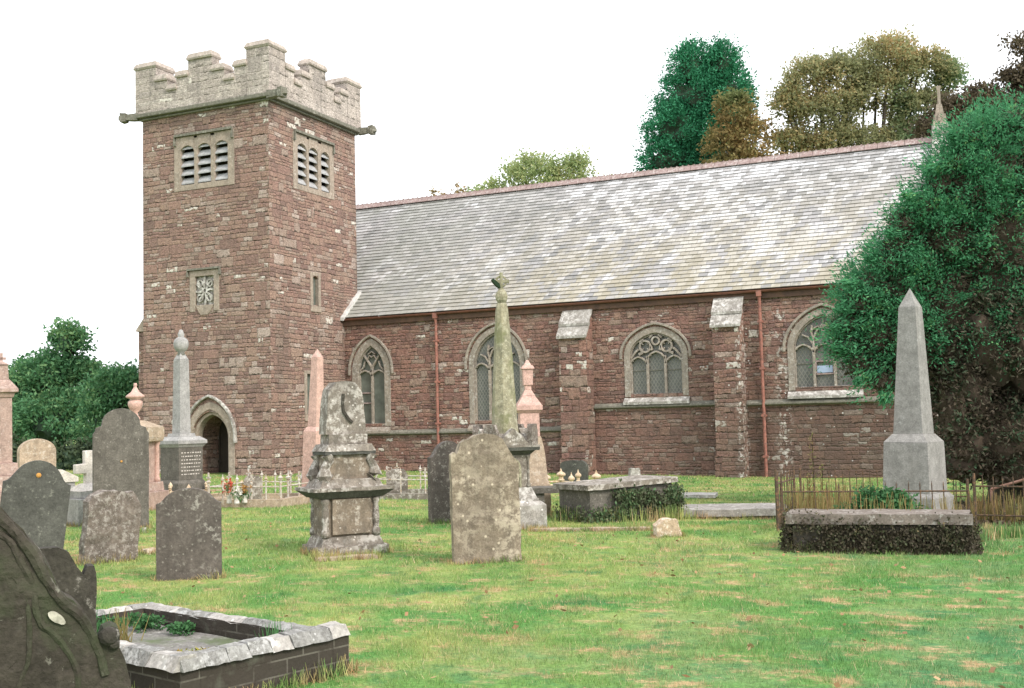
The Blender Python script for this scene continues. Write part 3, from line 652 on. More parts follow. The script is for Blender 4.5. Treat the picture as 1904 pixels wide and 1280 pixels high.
# roof: real courses of slate, each lapping the one below
mb = MB(); sl_y = (RIDGE_Y-EAVE_Y)/ROWS; X0, X1 = -5.1, 20.78
nyv = -(RIDGE_Z-EAVE_Z); nzv = (RIDGE_Y-EAVE_Y); nl = math.hypot(nyv, nzv); nyv /= nl; nzv /= nl
for k in range(ROWS):
    ya, za, yb, zb_ = EAVE_Y+k*sl_y, EAVE_Z+k*ROWDZ, EAVE_Y+(k+1)*sl_y, EAVE_Z+(k+1)*ROWDZ; t_ = .028
    ns = 60
    for j in range(ns):
        xa, xb = X0+(X1-X0)*j/ns, X0+(X1-X0)*(j+1)/ns; w0 = t_+.012*mnoise.noise(Vector((xa*1.3, k*3.1, 0))); w1 = w0
        mb.face([(xa, ya+nyv*w0, za+nzv*w0), (xb, ya+nyv*w1, za+nzv*w1), (xb, yb, zb_), (xa, yb, zb_)])
        mb.face([(xa, ya, za), (xb, ya, za), (xb, ya+nyv*w1, za+nzv*w1), (xa, ya+nyv*w0, za+nzv*w0)])
mb.face([(X0, 2*RIDGE_Y-EAVE_Y, EAVE_Z), (X1, 2*RIDGE_Y-EAVE_Y, EAVE_Z), (X1, RIDGE_Y+.001, RIDGE_Z), (X0, RIDGE_Y+.001, RIDGE_Z)])
roof = mb.build('roof', SLATE, ch)
rd = MB(); nrt = 56
for k in range(nrt):
    x0 = X0+(X1-X0)*k/nrt; x1 = X0+(X1-X0)*(k+1)/nrt-.015
    rd.prism([(-.17, -.09), (-.19, -.07), (-.03, .11), (-.02, .15), (.02, .15), (.03, .11), (.19, -.07), (.17, -.09), (0, .07)], x0, x1, lambda x, y, z: (y, RIDGE_Y+x, RIDGE_Z+.03+z))
    for j in range(2): xc = x0+.12+j*.23; rd.frus(xc, RIDGE_Y, RIDGE_Z+.17, RIDGE_Z+.215, .05, .018, .015, .015)
rd.build('ridge_tiles', RIDGE, roof)
f_ = MB(); f_.prism([(EAVE_Y-.12, EAVE_Z-.1), (EAVE_Y-.12, EAVE_Z+.02), (5.6, EAVE_Z+1.16), (5.6, EAVE_Z+.9)], .002, .16, lambda x, y, z: (y, x, z)); f_.rough(.03, .12, 5)
f_.build('lime_fillet', LEAD, roof)
# east gable coping, apex block and finial
c_ = MB(); c_.prism([(EAVE_Y-.3, EAVE_Z-.35), (EAVE_Y-.3, EAVE_Z+.05), (RIDGE_Y, RIDGE_Z+.28), (2*RIDGE_Y-EAVE_Y+.3, EAVE_Z+.05), (2*RIDGE_Y-EAVE_Y+.3, EAVE_Z-.35), (RIDGE_Y, RIDGE_Z-.12)], 20.8, 21.3, lambda x, y, z: (y, x, z))
c_.rough(.015, .4).build('gable_coping', WHT, roof)
f_ = MB(); f_.frus(21.07, RIDGE_Y, RIDGE_Z-.35, RIDGE_Z+.55, .3, .3, .27, .27); fb = f_.build('apex_block', WHT, roof, bev=.02)
f_ = MB(); q = RIDGE_Z+.55; f_.frus(21.07, RIDGE_Y, q, q+.15, .25, .25, .2, .2); f_.frus(21.07, RIDGE_Y, q+.15, q+.75, .17, .17, .09, .09); f_.frus(21.07, RIDGE_Y, q+.75, q+1.25, .05, .05, .045, .045)
for sx, sy in ((1, 0), (-1, 0), (0, 1), (0, -1)): f_.frus(21.07+sx*.17, RIDGE_Y+sy*.17, q+.12, q+.42, .06, .06, .02, .02)
f_.frus(21.07, RIDGE_Y, q+1.25, q+1.42, .05, .05, .085, .05)
f_.rough(.012, .1, 8).build('finial', ASH, roof)
# eaves board, gutter, pipes
b = MB(); b.box(.002, NX1, NW_Y-.09, NW_Y-.002, EAVE_Z-.30, EAVE_Z-.02); b.build('eaves_board', BROWN, ch)
g = MB(); n0 = 9
for j in range(40):
    xa, xb = .02+(NX1-.02)*j/40, .02+(NX1-.02)*(j+1)/40
    P_ = [(EAVE_Y-.0+.075*math.cos(PI+PI*t/8), EAVE_Z-.035+.08*math.sin(PI+PI*t/8)) for t in range(9)]
    P_ = [(a-.0, b2) for a, b2 in P_] + [(P_[-1][0]-.012, P_[-1][1])]+[(EAVE_Y+.062*math.cos(PI+PI*t/8), EAVE_Z-.035+.066*math.sin(PI+PI*t/8)) for t in range(8, -1, -1)]
    g.prism(P_, xa, xb+.001 if j % 4 else xb, lambda x, y, z: (y, x, z))
gut = g.build('gutter', IRON, ch)
for x, col in ((3.98, PIPE), (15.74, PIPE)):
    z1 = EAVE_Z-.12; p = MB(); p.tube([(x, EAVE_Y, z1+.02), (x, EAVE_Y+.01, z1-.1), (x, NW_Y-.1, z1-.28), (x, NW_Y-.1, gz(x, 4.5)-.1)], .052, 10)
    p.frus(x, EAVE_Y, z1-.12, z1+.06, .075, .07, .085, .08); po = p.build('downpipe', col, ch)
    for z in (4.6, 3.1, 1.6, .3): MB().box(x-.08, x+.08, NW_Y-.158, NW_Y-.002, z-.035, z+.035).build('pipe_bracket', col, po)

# ================================================================== gravestones and monuments
S_GREY = stone('grey_stone', (.15, .138, .12), (.115, .105, .09), lichen=(.34, .32, .28), la=.12, streak=.5)
S_GREY2 = stone('warm_grey_stone', (.125, .108, .095), (.095, .082, .072), lichen=(.36, .34, .30), la=.2, streak=.4)
S_DARK = stone('dark_slate_stone', (.10, .10, .088), (.07, .07, .062), lichen=(.26, .26, .22), la=.1, streak=.4)
S_LICH = stone('lichen_stone', (.25, .205, .15), (.16, .13, .10), lichen=(.45, .39, .30), la=.5, ls=4, bump=.6, streak=.55, dark=(.11, .095, .075))
S_ROUGH = stone('crusted_stone', (.20, .165, .14), (.13, .11, .095), lichen=(.36, .33, .30), la=.4, ls=9, bump=.9, streak=.2)
S_CHEST = stone('tomb_stone', (.24, .21, .175), (.15, .13, .11), lichen=(.52, .49, .45), la=.45, ls=5, bump=.5, streak=.6, dark=(.10, .095, .08))
S_CHESTD = stone('tomb_panel', (.25, .20, .15), (.15, .125, .10), lichen=(.5, .46, .4), la=.3, ls=5, streak=.5, dark=(.10, .09, .075))
S_PINK = stone('pink_granite', (.56, .37, .31), (.50, .33, .28), lichen=(.62, .52, .48), la=.05, streak=.1, bump=.08, rough=.45)
S_PINKD = stone('dull_pink_granite', (.40, .285, .24), (.33, .235, .20), lichen=(.52, .44, .40), la=.25, streak=.3, bump=.1, rough=.6)
S_PALE = stone('pale_granite', (.36, .35, .34), (.28, .275, .265), lichen=(.5, .5, .48), la=.1, streak=.2, bump=.1, rough=.6)
S_OBEL = stone('grey_granite', (.29, .28, .265), (.235, .225, .21), lichen=(.4, .4, .38), la=.05, streak=.3, bump=.1, rough=.6, dark=(.17, .165, .15))
S_MARB = stone('white_marble', (.62, .58, .54), (.52, .48, .43), streak=.15, bump=.1)
S_TAN = stone('tan_stone', (.44, .34, .25), (.34, .27, .20), lichen=(.56, .5, .42), la=.3, streak=.3)
S_COLU = stone('column_stone', (.31, .28, .19), (.23, .22, .155), lichen=(.47, .45, .34), la=.35, ls=7, bump=.4, streak=.5, moss=(.16, .17, .08), ma_=.25)
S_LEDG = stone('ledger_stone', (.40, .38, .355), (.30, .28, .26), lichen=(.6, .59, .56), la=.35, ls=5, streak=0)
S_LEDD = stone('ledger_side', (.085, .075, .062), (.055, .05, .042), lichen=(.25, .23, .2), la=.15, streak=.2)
S_MOSS = stone('mossy_stone', (.064, .055, .043), (.044, .038, .030), lichen=(.30, .29, .24), la=.02, ls=5, bump=.7, streak=.2, moss=(.05, .06, .032), ma_=.3)
S_MOSS2 = stone('blackened_stone', (.055, .05, .04), (.04, .036, .03), lichen=(.3, .28, .25), la=.1, bump=.6)
S_PIECE = stone('broken_stone', (.50, .38, .26), (.36, .28, .2), lichen=(.66, .6, .5), la=.4, bump=.6)
M_RUST = paint('rusty_iron', (.095, .065, .045), (.06, .045, .033), .85, 9, rust=(.20, .11, .06))
M_CREAM = paint('cream_ironwork', (.62, .52, .38), (.50, .38, .26), .7, 7, rust=(.36, .22, .13))
M_RAIL = paint('weathered_white_iron', (.58, .56, .52), (.40, .36, .30), .7, 7, rust=(.34, .22, .14))
M_ORANGE = paint('orange_lichen', (.55, .30, .08), (.45, .22, .06), .9)

def slab_brick():
    t = NT('dark_brickwork', .9, .15); O = t.O; x, y, z = t.sep(O); nx, ny, nz = t.sep(t.geo.outputs['True Normal'])
    n = t.n('TexBrick'); uv = t.xyz(t.ma('ADD', x, y), z, 0); t.put(n.inputs['Vector'], uv)
    n.inputs['Scale'].default_value = 1; n.inputs['Brick Width'].default_value = .26; n.inputs['Row Height'].default_value = .095; n.inputs['Mortar Size'].default_value = .006
    n.inputs['Color1'].default_value = (.060, .052, .042, 1); n.inputs['Color2'].default_value = (.042, .036, .03, 1); n.inputs['Mortar'].default_value = (.13, .12, .10, 1)
    c = t.mix(t.mr(t.noise(O, 3, 4, .7), .44, .58), n.outputs[0], (.052, .044, .036)); c = t.mix(t.mr(t.noise(O, 3, 4, .7), .6, .72), c, (.09, .09, .07))
    t.bump(t.ma('ADD', t.noise(O, 20, 3), t.ma('MULTIPLY', n.outputs[1], -.8)), .5, .02); return t.done(c)
S_BRICK = slab_brick()

def hs_profile(w, h, kind):
    a = w/2
    if kind == 'round': return [(-a, -.3), (-a, h-a*.72)] + arch(a, a*.72, .05, 8, 0, h-a*.72, pointed=False)[1:-1] + [(a, h-a*.72), (a, -.3)]
    if kind == 'shoulder':                                   # high round head between small stepped shoulders
        b = a*.68; s = h-b*.9-.03
        return [(-a, -.3), (-a, s-.1), (-a*.93, s-.06), (-a*.9, s), (-b-.01, s+.035), (-b, s+.08)] + arch(b, b*.82, .05, 8, 0, s+.08, pointed=False)[1:-1] + [(b, s+.08), (b+.01, s+.035), (a*.9, s), (a*.93, s-.06), (a, s-.1), (a, -.3)]
    if kind == 'bell':                                       # rounded head sweeping down in an ogee to low shoulders
        r = w*.36; L = [(-1, 0), (-.93, .02), (-.86, .07), (-.78, .19), (-.70, .37), (-.60, .57), (-.48, .75), (-.33, .89), (-.17, .97), (0, 1)]
        L = [(-a, -.3)] + [(x*a, h-r+r*z) for x, z in L]; return L + [(-x, z) for x, z in L[-2::-1]]
    if kind == 'low_bell':
        r = w*.24; L = [(-1, 0), (-.94, .02), (-.86, .10), (-.78, .26), (-.68, .50), (-.54, .72), (-.38, .88), (-.18, .97), (0, 1)]
        L = [(-a, -.3)] + [(x*a, h-r+r*z) for x, z in L]; return L + [(-x, z) for x, z in L[-2::-1]]
    if kind == 'scoop':                                      # low head with scooped shoulders and small corner caps
        b = a*.55
        L = [(-a, -.3), (-a, h-.16), (-a*.95, h-.12), (-a*.82, h-.12), (-a*.74, h-.17), (-a*.6, h-.12), (-a*.42, h-.03)]
        return L + [(-a*.2, h), (a*.2, h)] + [(-x, z) for x, z in L[::-1]]
    if kind == 'worn': return [(-a, -.3), (-a*.96, h*.83), (-a*.8, h*.93), (-a*.45, h*.985), (0, h), (a*.4, h*.97), (a*.62, h*.99), (a*.84, h*.9), (a, h*.78), (a*.97, -.3)]
    if kind == 'lobed':                                      # crowned head with lobed shoulders
        return [(-a, -.3), (-a, h*.80), (-a*1.0, h*.845), (-a*.88, h*.865), (-a*.82, h*.85), (-a*.74, h*.90), (-a*.70, h*.93), (-a*.55, h*.955), (-a*.48, h*.95), (-a*.3, h*.985), (0, h), (a*.3, h*.99), (a*.55, h*.96), (a*.66, h*.9), (a*.8, h*.84), (a*.9, h*.79), (a, h*.76), (a, -.3)]
def headstone(spot, w, h, kind, mat, label, rz, t=.09, lean=(0, 0), group='upright headstones in the grass', rough=.006, extra=None, name='headstone', cat='headstone'):
    th = thing(name, label, cat, spot.loc, rz, group, lean); mb = MB(); mb.prism(hs_profile(w, h, kind), -t/2, t/2)
    if rough: mb.rough(rough, .09 if rough > .008 else .16, 6, seed=random.random()*9)
    mb.build('slab', mat, th, bev=.008 if rough < .01 else 0)
    if extra: extra(th)
    return th
R_V = YAW

# --- left side
s = Spot(225, 985); headstone(s, 97*s.m*1.02, s.h(762), 'shoulder', S_GREY, 'tallest plain grey headstone, round headed with small shoulders, beside the little white cross', s.yaw+.12, .12, extra=lambda th: MB().lathe([(.012, 0), (.02, .006), (.012, .012)], 8).turn(PI/2, 'X').build('lichen_patch', M_ORANGE, th, loc=(.0, -.065, 1.15)))
s = Spot(352, 1078); headstone(s, 117*s.m, s.h(908), 'low_bell', S_GREY2, 'small brownish grey headstone with a bell shaped top standing alone behind the brick kerbed grave', s.yaw-.12, .09, rough=.005)
s = Spot(200, 1046); headstone(s, 106*s.m, s.h(912), 'worn', S_ROUGH, 'squat crusty lichened headstone leaning back, its top worn ragged', s.yaw+.45, .16, lean=(.04, .07), rough=.03)
s = Spot(48, d=12.6); headstone(s, 118*s.m, s.h(856), 'bell', S_DARK, 'dark broad headstone with an orange lichen dot, tilting near the pink pillar', s.yaw+.08, .1, lean=(0, .11), extra=lambda th: MB().lathe([(.015, 0), (.028, .006), (.012, .014)], 8).turn(PI/2, 'X').build('lichen_patch', M_ORANGE, th, loc=(.0, -.055, s.h(884))))
s = Spot(68, d=20.5); headstone(s, 66*s.m, s.h(816), 'round', S_TAN, 'pinkish tan round topped headstone showing above the dark tilting one', s.yaw+.3, .16, rough=.003)
s = Spot(835, 972); headstone(s, 82*s.m, s.h(820), 'bell', S_GREY2, 'narrow grey headstone turned away, half hidden behind the lobed lichened one', s.yaw+.55, .12, rough=.006)
s = Spot(906, 1046); headstone(s, 128*s.m, s.h(806), 'lobed', S_LICH, 'large buff lichened headstone with lobed top in the middle of the lawn', s.yaw+.22, .15, rough=.014, lean=(-.02, -.01))
# corner shoulder of a blackened stone behind the mossy cross
s = Spot(88, d=6.6); headstone(s, 170*s.m, s.h(1020), 'scoop', S_MOSS2, 'blackened headstone with scooped shoulders between the mossy cross and the brick kerbed grave', s.yaw+.1, .12, rough=.01)

# --- mossy wheel cross very near the camera, leaning out of the frame
D0 = 3.75
def mossy():
    base = at(40, 1280, D0); loc = Vector((base.x, base.y, gz(base.x, base.y))); yaw = math.atan2(-(loc.x-EYE.x), loc.y-EYE.y)
    th = thing('wheel_cross', 'near mossy black wheel cross leaning low at the corner of the lawn', 'cross', loc, yaw)
    m = D0/FPX
    def L(px, py):                                           # picture point to the stone's own upright plane
        p = at(px, py, D0)-loc; c, s_ = math.cos(-yaw), math.sin(-yaw); return (p.x*c-p.y*s_, p.z)
    out = [(-420, 1700), (-420, 1150), (-300, 960), (-180, 890), (-60, 905), (0, 945), (40, 985), (72, 1025), (92, 1062), (112, 1105), (122, 1112), (136, 1120), (152, 1137), (166, 1160), (176, 1180), (188, 1198), (196, 1178), (212, 1172), (225, 1178), (228, 1196), (226, 1215), (236, 1240), (246, 1280), (260, 1380), (262, 1700)]
    hole = [(86, 1134), (97, 1131), (110, 1140), (127, 1155), (122, 1166), (106, 1169), (92, 1160)]
    O_ = [L(*q) for q in out]; H_ = [L(*q) for q in hole]
    b = bmesh.new(); loops = [[Vector((x, z, 0)) for x, z in Q] for Q in (O_,)]; flat = [p for Q in loops for p in Q]; T = tessellate_polygon(loops)
    F = [b.verts.new((p.x, -.06, p.y)) for p in flat]; K = [b.verts.new((p.x, .06, p.y)) for p in flat]
    for t in T: b.faces.new([F[i] for i in t]); b.faces.new([K[i] for i in t][::-1])
    o0 = 0
    for Q in loops:
        n = len(Q)
        for i in range(n): a, c = o0+i, o0+(i+1) % n; b.faces.new((F[a], F[c], K[c], K[a]))
        o0 += n
    mb = MB(); mb.b.free(); mb.b = b; mb.rough(.012, .045, 7); mb.build('slab', S_MOSS, th)
    mb = MB(); P3 = lambda Q, y, dy=0: [Vector((L(*q)[0], y, L(*q)[1]-dy)) for q in Q]
    def smooth(Q, n=5):
        o = []; Q = [Vector(q) for q in Q]; Q2 = [Q[0]]+Q+[Q[-1]]
        for i in range(1, len(Q2)-2):
            for k in range(n):
                t = k/n; a, b_, c, d = Q2[i-1:i+3]; o.append(.5*((2*b_)+(c-a)*t+(2*a-5*b_+4*c-d)*t*t+(3*b_-a-3*c+d)*t**3))
        return o+[Q[-1]]
    mb.tube([Vector((L(*q)[0], -.055, L(*q)[1])) for q in smooth([(-120, 905), (-30, 940), (25, 985), (60, 1030), (85, 1080), (118, 1122), (150, 1150), (180, 1200), (198, 1262)])], [.024-.0002*i for i in range(41)], 8)
    mb.tube([Vector((L(*q)[0], -.055, L(*q)[1])) for q in smooth([(-150, 960), (-40, 975), (10, 1000), (40, 1040), (60, 1095), (72, 1150), (110, 1190), (140, 1240), (150, 1330)])], .013, 8)
    mb.tube([Vector((L(*q)[0], -.055, L(*q)[1])) for q in smooth([(-200, 1020), (-60, 1030), (10, 1060), (44, 1100), (55, 1160), (50, 1230), (20, 1310)])], .009, 8)
    mb.rough(.010, .03, 14).build('moulding', S_MOSS, th)
    hole = [(105+19*math.cos(t)*.84-8.5*math.sin(t)*.54, 1149+19*math.cos(t)*.54+8.5*math.sin(t)*.84) for t in np.linspace(0, 2*PI, 18)[:-1]]
    mb = MB(); mb.prism([L(*q) for q in hole], -.070, -.05); mb.rough(.003, .012, 25).build('lichen_patch', stone('cream_lichen', (.50, .47, .40), (.34, .32, .25), streak=0), th)
    mb = MB()
    for q, r in (((206, 1190), .034), ((214, 1205), .022)): 
        p = L(*q); n0 = len(mb.b.verts); bmesh.ops.create_icosphere(mb.b, subdivisions=2, radius=r); 
        mb.b.verts.ensure_lookup_table()
        for v in mb.b.verts[n0:]: v.co += Vector((p[0], -.06, p[1]))
    mb.rough(.008, .02, 14).build('knob', S_MOSS2, th)
mossy()

# --- urn monument at the far left edge, and pieces seen between stones
def urn_profile(s_, z): return [(r*s_, z+h*s_) for r, h in ((.10, 0), (.10, .04), (.05, .08), (.05, .14), (.14, .22), (.19, .32), (.18, .42), (.13, .48), (.10, .50))]
s = Spot(-12, d=17.2); th = thing('pillar_monument', 'dull pink granite pillar with spreading cap and cross, cut by the edge of the view', 'monument', s.loc, s.yaw+.1)
m = s.m; MB().sq([(-.2, s.h(915), 58*m, 58*m), (s.h(915), s.h(885), 50*m, 46*m), (s.h(885), s.h(862), 40*m, 37*m)]).build('base', S_PINKD, th, bev=.01)
MB().sq([(s.h(862), s.h(740), 29*m, 28*m)]).build('shaft', S_PINKD, th, bev=.008)
MB().sq([(s.h(740), s.h(730), 30*m, 33*m), (s.h(730), s.h(724), 38*m, 38*m), (s.h(724), s.h(706), 38*m, 24*m), (s.h(706), s.h(678), 23*m, 21*m), (s.h(678), s.h(670), 24*m, 12*m)]).build('cap', S_PINKD, th, bev=.006)
q = MB(); q.box(-2.5*m+12*m, 2.5*m+12*m, -.02, .02, s.h(675), s.h(655)); q.box(4*m, 20*m, -.02, .02, s.h(668), s.h(663)); q.build('cross', S_PINKD, th)
# open book tomb
s = Spot(118, d=22.5); m = s.m; th = thing('book_tomb', 'low white marble desk shaped tomb with a sloping top by the dark tree', 'tomb', s.loc, s.yaw+.5)
MB().sq([(-.2, s.h(905), 24*m, 24*m), (s.h(905), s.h(893), 15*m, 15*m)]).build('base', S_PALE, th, bev=.01)
q = MB(); q.prism([(-24*m, s.h(897)), (-24*m, s.h(872)), (-12*m, s.h(873)), (20*m, s.h(888)), (20*m, s.h(897))], -.2, .2); q.build('desk', S_MARB, th, bev=.01)
# white cross
s = Spot(167, d=20.3); m = s.m; th = thing('marble_cross', 'small white marble cross on a stepped base beside the tallest grey headstone', 'cross', s.loc, s.yaw+.4, lean=(0, -.02))
q = MB(); q.prism([(x*m, s.h(y)) for x, y in ((-9, 905), (-7.5, 880), (-27, 880), (-27, 863), (-9, 862), (-9, 838), (9, 838), (9, 862), (27, 863), (27, 880), (9, 880), (11, 905))], -.07, .07); q.build('cross', S_MARB, th, bev=.012)
MB().sq([(s.h(912), s.h(899), 30*m, 13*m)]).build('sloped_step', S_MARB, th, bev=.01)
MB().sq([(-.2, s.h(925), 36*m, 36*m), (s.h(925), s.h(912), 29*m, 29*m)]).build('base', S_PALE, th, bev=.01)
# pink urn monument with corner shafts, behind the tall grey headstone
s = Spot(252, d=24.2); m = s.m; rz = s.yaw-.55; th = thing('urn_monument', 'pink granite monument with lidded urn and corner shafts behind the tallest grey headstone', 'monument', s.loc, rz)
MB().sq([(-.2, s.h(915), 44*m, 44*m), (s.h(915), s.h(898), 38*m, 36*m)]).build('base', S_PINKD, th, bev=.01)
MB().sq([(s.h(898), s.h(822), 26*m, 26*m)]).build('pedestal', S_PINKD, th, bev=.008)
for sx in (-1, 1):
    for sy in (-1, 1): q = MB(); q.lathe([(6*m, s.h(898)), (6*m, s.h(892)), (4.5*m, s.h(888)), (4.2*m, s.h(830)), (6*m, s.h(824)), (7*m, s.h(820))], 12); q.build('corner_shaft', S_PINK, th, smooth=True, loc=(sx*28*m, sy*28*m, 0))
MB().sq([(s.h(822), s.h(815), 36*m, 38*m), (s.h(815), s.h(795), 38*m, 38*m), (s.h(795), s.h(782), 37*m, 12*m)]).build('cap', S_TAN, th, bev=.01)
q = MB(); q.lathe([(9*m, s.h(782)), (9*m, s.h(778)), (5*m, s.h(772)), (5*m, s.h(767)), (11*m, s.h(760)), (13.5*m, s.h(753)), (13*m, s.h(747)), (8*m, s.h(742)), (17*m, s.h(739)), (17*m, s.h(736)), (8*m, s.h(729)), (4*m, s.h(722)), (2.5*m, s.h(719)), (3.6*m, s.h(716)), (2.5*m, s.h(712))], 20); q.build('urn', S_PINK, th, smooth=True)
# ball topped obelisk
s = Spot(338, d=27.); m = s.m; rz = -.2; a = lambda app: s.sq(app, rz)/2
th = thing('ball_obelisk', 'pale granite obelisk with ball finial on an inscribed pedestal before the tower door', 'obelisk', s.loc, rz)
MB().sq([(-.3, s.h(912), a(104), a(104)), (s.h(912), s.h(898), a(90), a(90)), (s.h(898), s.h(892), a(88), a(78))]).build('base', S_GREY, th, bev=.01)
MB().sq([(s.h(892), s.h(832), a(76), a(76))]).build('pedestal', S_GREY, th, bev=.01)
MB().sq([(s.h(832), s.h(826), a(78), a(88)), (s.h(826), s.h(819), a(93), a(93)), (s.h(819), s.h(812), a(92), a(66)), (s.h(812), s.h(806), a(52), a(48))]).build('cornice', S_PALE, th, bev=.008)
MB().sq([(s.h(806), s.h(668), a(34), a(28)), (s.h(668), s.h(657), a(28), a(14))]).build('shaft', S_PALE, th, bev=.01)
q = MB(); q.lathe([(7*m, s.h(660)), (6*m, s.h(654)), (10*m, s.h(651)), (13*m, s.h(645)), (14*m, s.h(638)), (12.5*m, s.h(631)), (8*m, s.h(627)), (5*m, s.h(625)), (6.5*m, s.h(621)), (5*m, s.h(618)), (3*m, s.h(612)), (.5*m, s.h(611))], 28); q.build('ball_finial', S_PALE, th, smooth=True)
q = MB(); random.seed(5)                                   # cut and whitened inscription on the pedestal's sunlit face: worn past reading
for r_ in range(7):
    z = s.h(842+r_*6.6); x = -a(76)*.8
    while x < a(76)*.75:
        l = random.uniform(.02, .06); q.box(a(76)-.001, a(76)+.003, x, x+l, z-.012, z+.012); x += l+random.uniform(.015, .04)
q.build('inscription', S_MARB, th)

# --- pink obelisk
s = Spot(584, d=26.); m = s.m; rz = -.15; a = lambda app: s.sq(app, rz)/2
th = thing('pink_obelisk', 'tilted pink granite obelisk rising behind the stepped pedestal tomb', 'obelisk', s.loc, rz, lean=(.0, .045))
MB().sq([(s.h(795), s.h(664), a(31), a(22.5)), (s.h(664), s.h(649), a(22.5), a(2))]).build('shaft', S_PINK, th, bev=.006)
MB().sq([(-.2, s.h(905), a(64), a(60)), (s.h(905), s.h(802), a(48), a(46)), (s.h(802), s.h(794), a(46), a(34))]).build('pedestal', S_PINK, th, bev=.01)

# --- stepped pedestal tomb
s = Spot(642, 1028); m = s.m; rz = s.yaw+.33
th = thing('pedestal_tomb', 'weathered two tier pedestal tomb with broad slab and a carved round headed block on top', 'tomb', s.loc, rz)
hx, hy = 62*m, 44*m
def lay(z0, z1, ax, ay, bx=None, by=None, mt=S_CHEST, nm='tier', r=.012, bev=0):
    q = MB(); q.frus(0, 0, z0, z1, ax, ay, bx, by); q.rough(r, .09, 5, seed=random.random()*5); return q.build(nm, mt, th, bev=bev)
lay(-.2, s.h(1012), hx*1.08, hy*1.12, nm='plinth'); lay(s.h(1012), s.h(994), hx*.98, hy*1.0, hx*.86, hy*.86, nm='plinth')
bd = lay(s.h(994), s.h(924), hx*.82, hy*.8, nm='body', mt=S_CHESTD)
for sx in (-1, 1):
    for sy in (-1, 1):
        q = MB(); q.lathe([(8.5*m, s.h(994)), (8.5*m, s.h(984)), (5.5*m, s.h(979)), (7.5*m, s.h(965)), (6*m, s.h(945)), (5*m, s.h(937)), (8*m, s.h(931)), (8*m, s.h(924))], 12); q.rough(.006, .05, 9)
        q.build('corner_baluster', S_CHEST, th, loc=(sx*hx*.78, sy*hy*.78, 0), smooth=True)
q = MB(); q.box(-hx*.6, hx*.6, -hy*.95, -hy*.79, s.h(990), s.h(926)); q.rough(.006, .1); q.build('inscription_panel', S_CHESTD, bd)
lay(s.h(924), s.h(911), hx*.96, hy*1.0, hx*1.24, hy*1.3, nm='cover_slab', mt=S_DARK, r=.006); lay(s.h(911), s.h(905), hx*1.25, hy*1.31, nm='cover_slab', mt=S_CHEST, r=.008)
lay(s.h(905), s.h(890), hx*.98, hy*1.0, hx*.86, hy*.9, nm='upper_plinth')
lay(s.h(890), s.h(845), hx*.66, hy*.74, nm='upper_body', mt=S_CHESTD)
for sx in (-1, 1):
    for sy in (-1, 1):
        q = MB(); q.tube([(0, 0, s.h(890)), (sx*.05, 0, s.h(882)), (sx*.03, 0, s.h(868)), (sx*-.02, 0, s.h(856)), (sx*.01, 0, s.h(845))], [.09, .10, .055, .06, .075], 9); q.rough(.014, .05, 10); q.build('scroll', S_CHEST, th, loc=(sx*hx*.68, sy*hy*.72, 0))
lay(s.h(845), s.h(839), hx*.78, hy*.9, nm='upper_cover', mt=S_DARK, r=.006); lay(s.h(839), s.h(826), hx*.80, hy*.92, hx*.68, hy*.8, nm='upper_cover')
lay(s.h(826), s.h(808), hx*.60, hy*.62, nm='neck')
q = MB(); pr = [(-.30, s.h(808)), (-.255, s.h(735)), (-.24, s.h(724)), (-.15, s.h(711)), (0, s.h(708)), (.13, s.h(712)), (.215, s.h(728)), (.235, s.h(742)), (.27, s.h(808))]
k = 40*m/.27*.93; q.prism([(x*k, z) for x, z in pr], -.15, .15); q.rough(.016, .06, 6); tb = q.build('carved_head', S_CHEST, th)
q = MB(); q.bar([(-.05, s.h(733)), (-.06, s.h(748)), (-.05, s.h(765)), (.02, s.h(780)), (.07, s.h(786))], .035, -.175, -.14); q.rough(.008, .04, 9); q.build('carving', S_MOSS2, tb)
# flush slab in the grass in front of it
s = Spot(650, 1040); th = thing('sunken_slab', 'narrow worn slab sunk level with the grass in front of the pedestal tomb', 'grave slab', s.loc, s.yaw+.1)
q = MB(); q.box(-.42, .34, -.1, .14, -.1, .035); q.rough(.015, .1); q.build('slab', S_TAN, th)

# --- tall column with pierced cross on a gabled pedestal
s = Spot(941, d=18.2); m = s.m; rz = s.yaw+.42-.1; th = thing('column_monument', 'tall tapering lichened column topped by a pierced cross, on a gabled pedestal with niches', 'monument', s.loc, rz)
P1 = MB(); P1.sq([(-.2, s.h(938), 58*m, 58*m), (s.h(938), s.h(931), 58*m, 50*m), (s.h(931), s.h(926), 47*m, 47*m), (s.h(926), s.h(906), 45*m, 37*m)]); P1.rough(.008, .1); P1.build('base', WHT, th)
die = MB(); die.sq([(s.h(906), s.h(846), 33*m, 33*m)]); de = die.build('pedestal', S_CHEST, th, bev=.01)
for k in range(4):
    q = MB(); A = arch(16*m, 20*m, x0=0, z0=s.h(872)); 
    q.bar([(-16*m, s.h(906))]+A+[(16*m, s.h(906))], 4*m, -37*m, -32*m); q.bar([(-10*m, s.h(906))]+arch(10*m, 14*m, x0=0, z0=s.h(872))+[(10*m, s.h(906))], 2.4*m, -35.5*m, -32*m)
    q.turn(k*PI/2); q.build('niche', S_COLU, de)
    q = MB(); q.lathe([(4.2*m, s.h(906)), (4.2*m, s.h(900)), (2.6*m, s.h(897)), (2.6*m, s.h(856)), (4.4*m, s.h(850)), (4.6*m, s.h(846))], 10); q.build('corner_shaft', S_CHEST, th, loc=(33*m*(1 if k in (0, 1) else -1), 33*m*(1 if k in (1, 2) else -1), 0), smooth=True)
c_ = MB(); c_.sq([(s.h(846), s.h(838), 36*m, 44*m), (s.h(838), s.h(832), 50*m, 51*m)]); c_.build('cap_moulding', S_DARK, th)  # dark stone puts the cap's underside shade into the colour
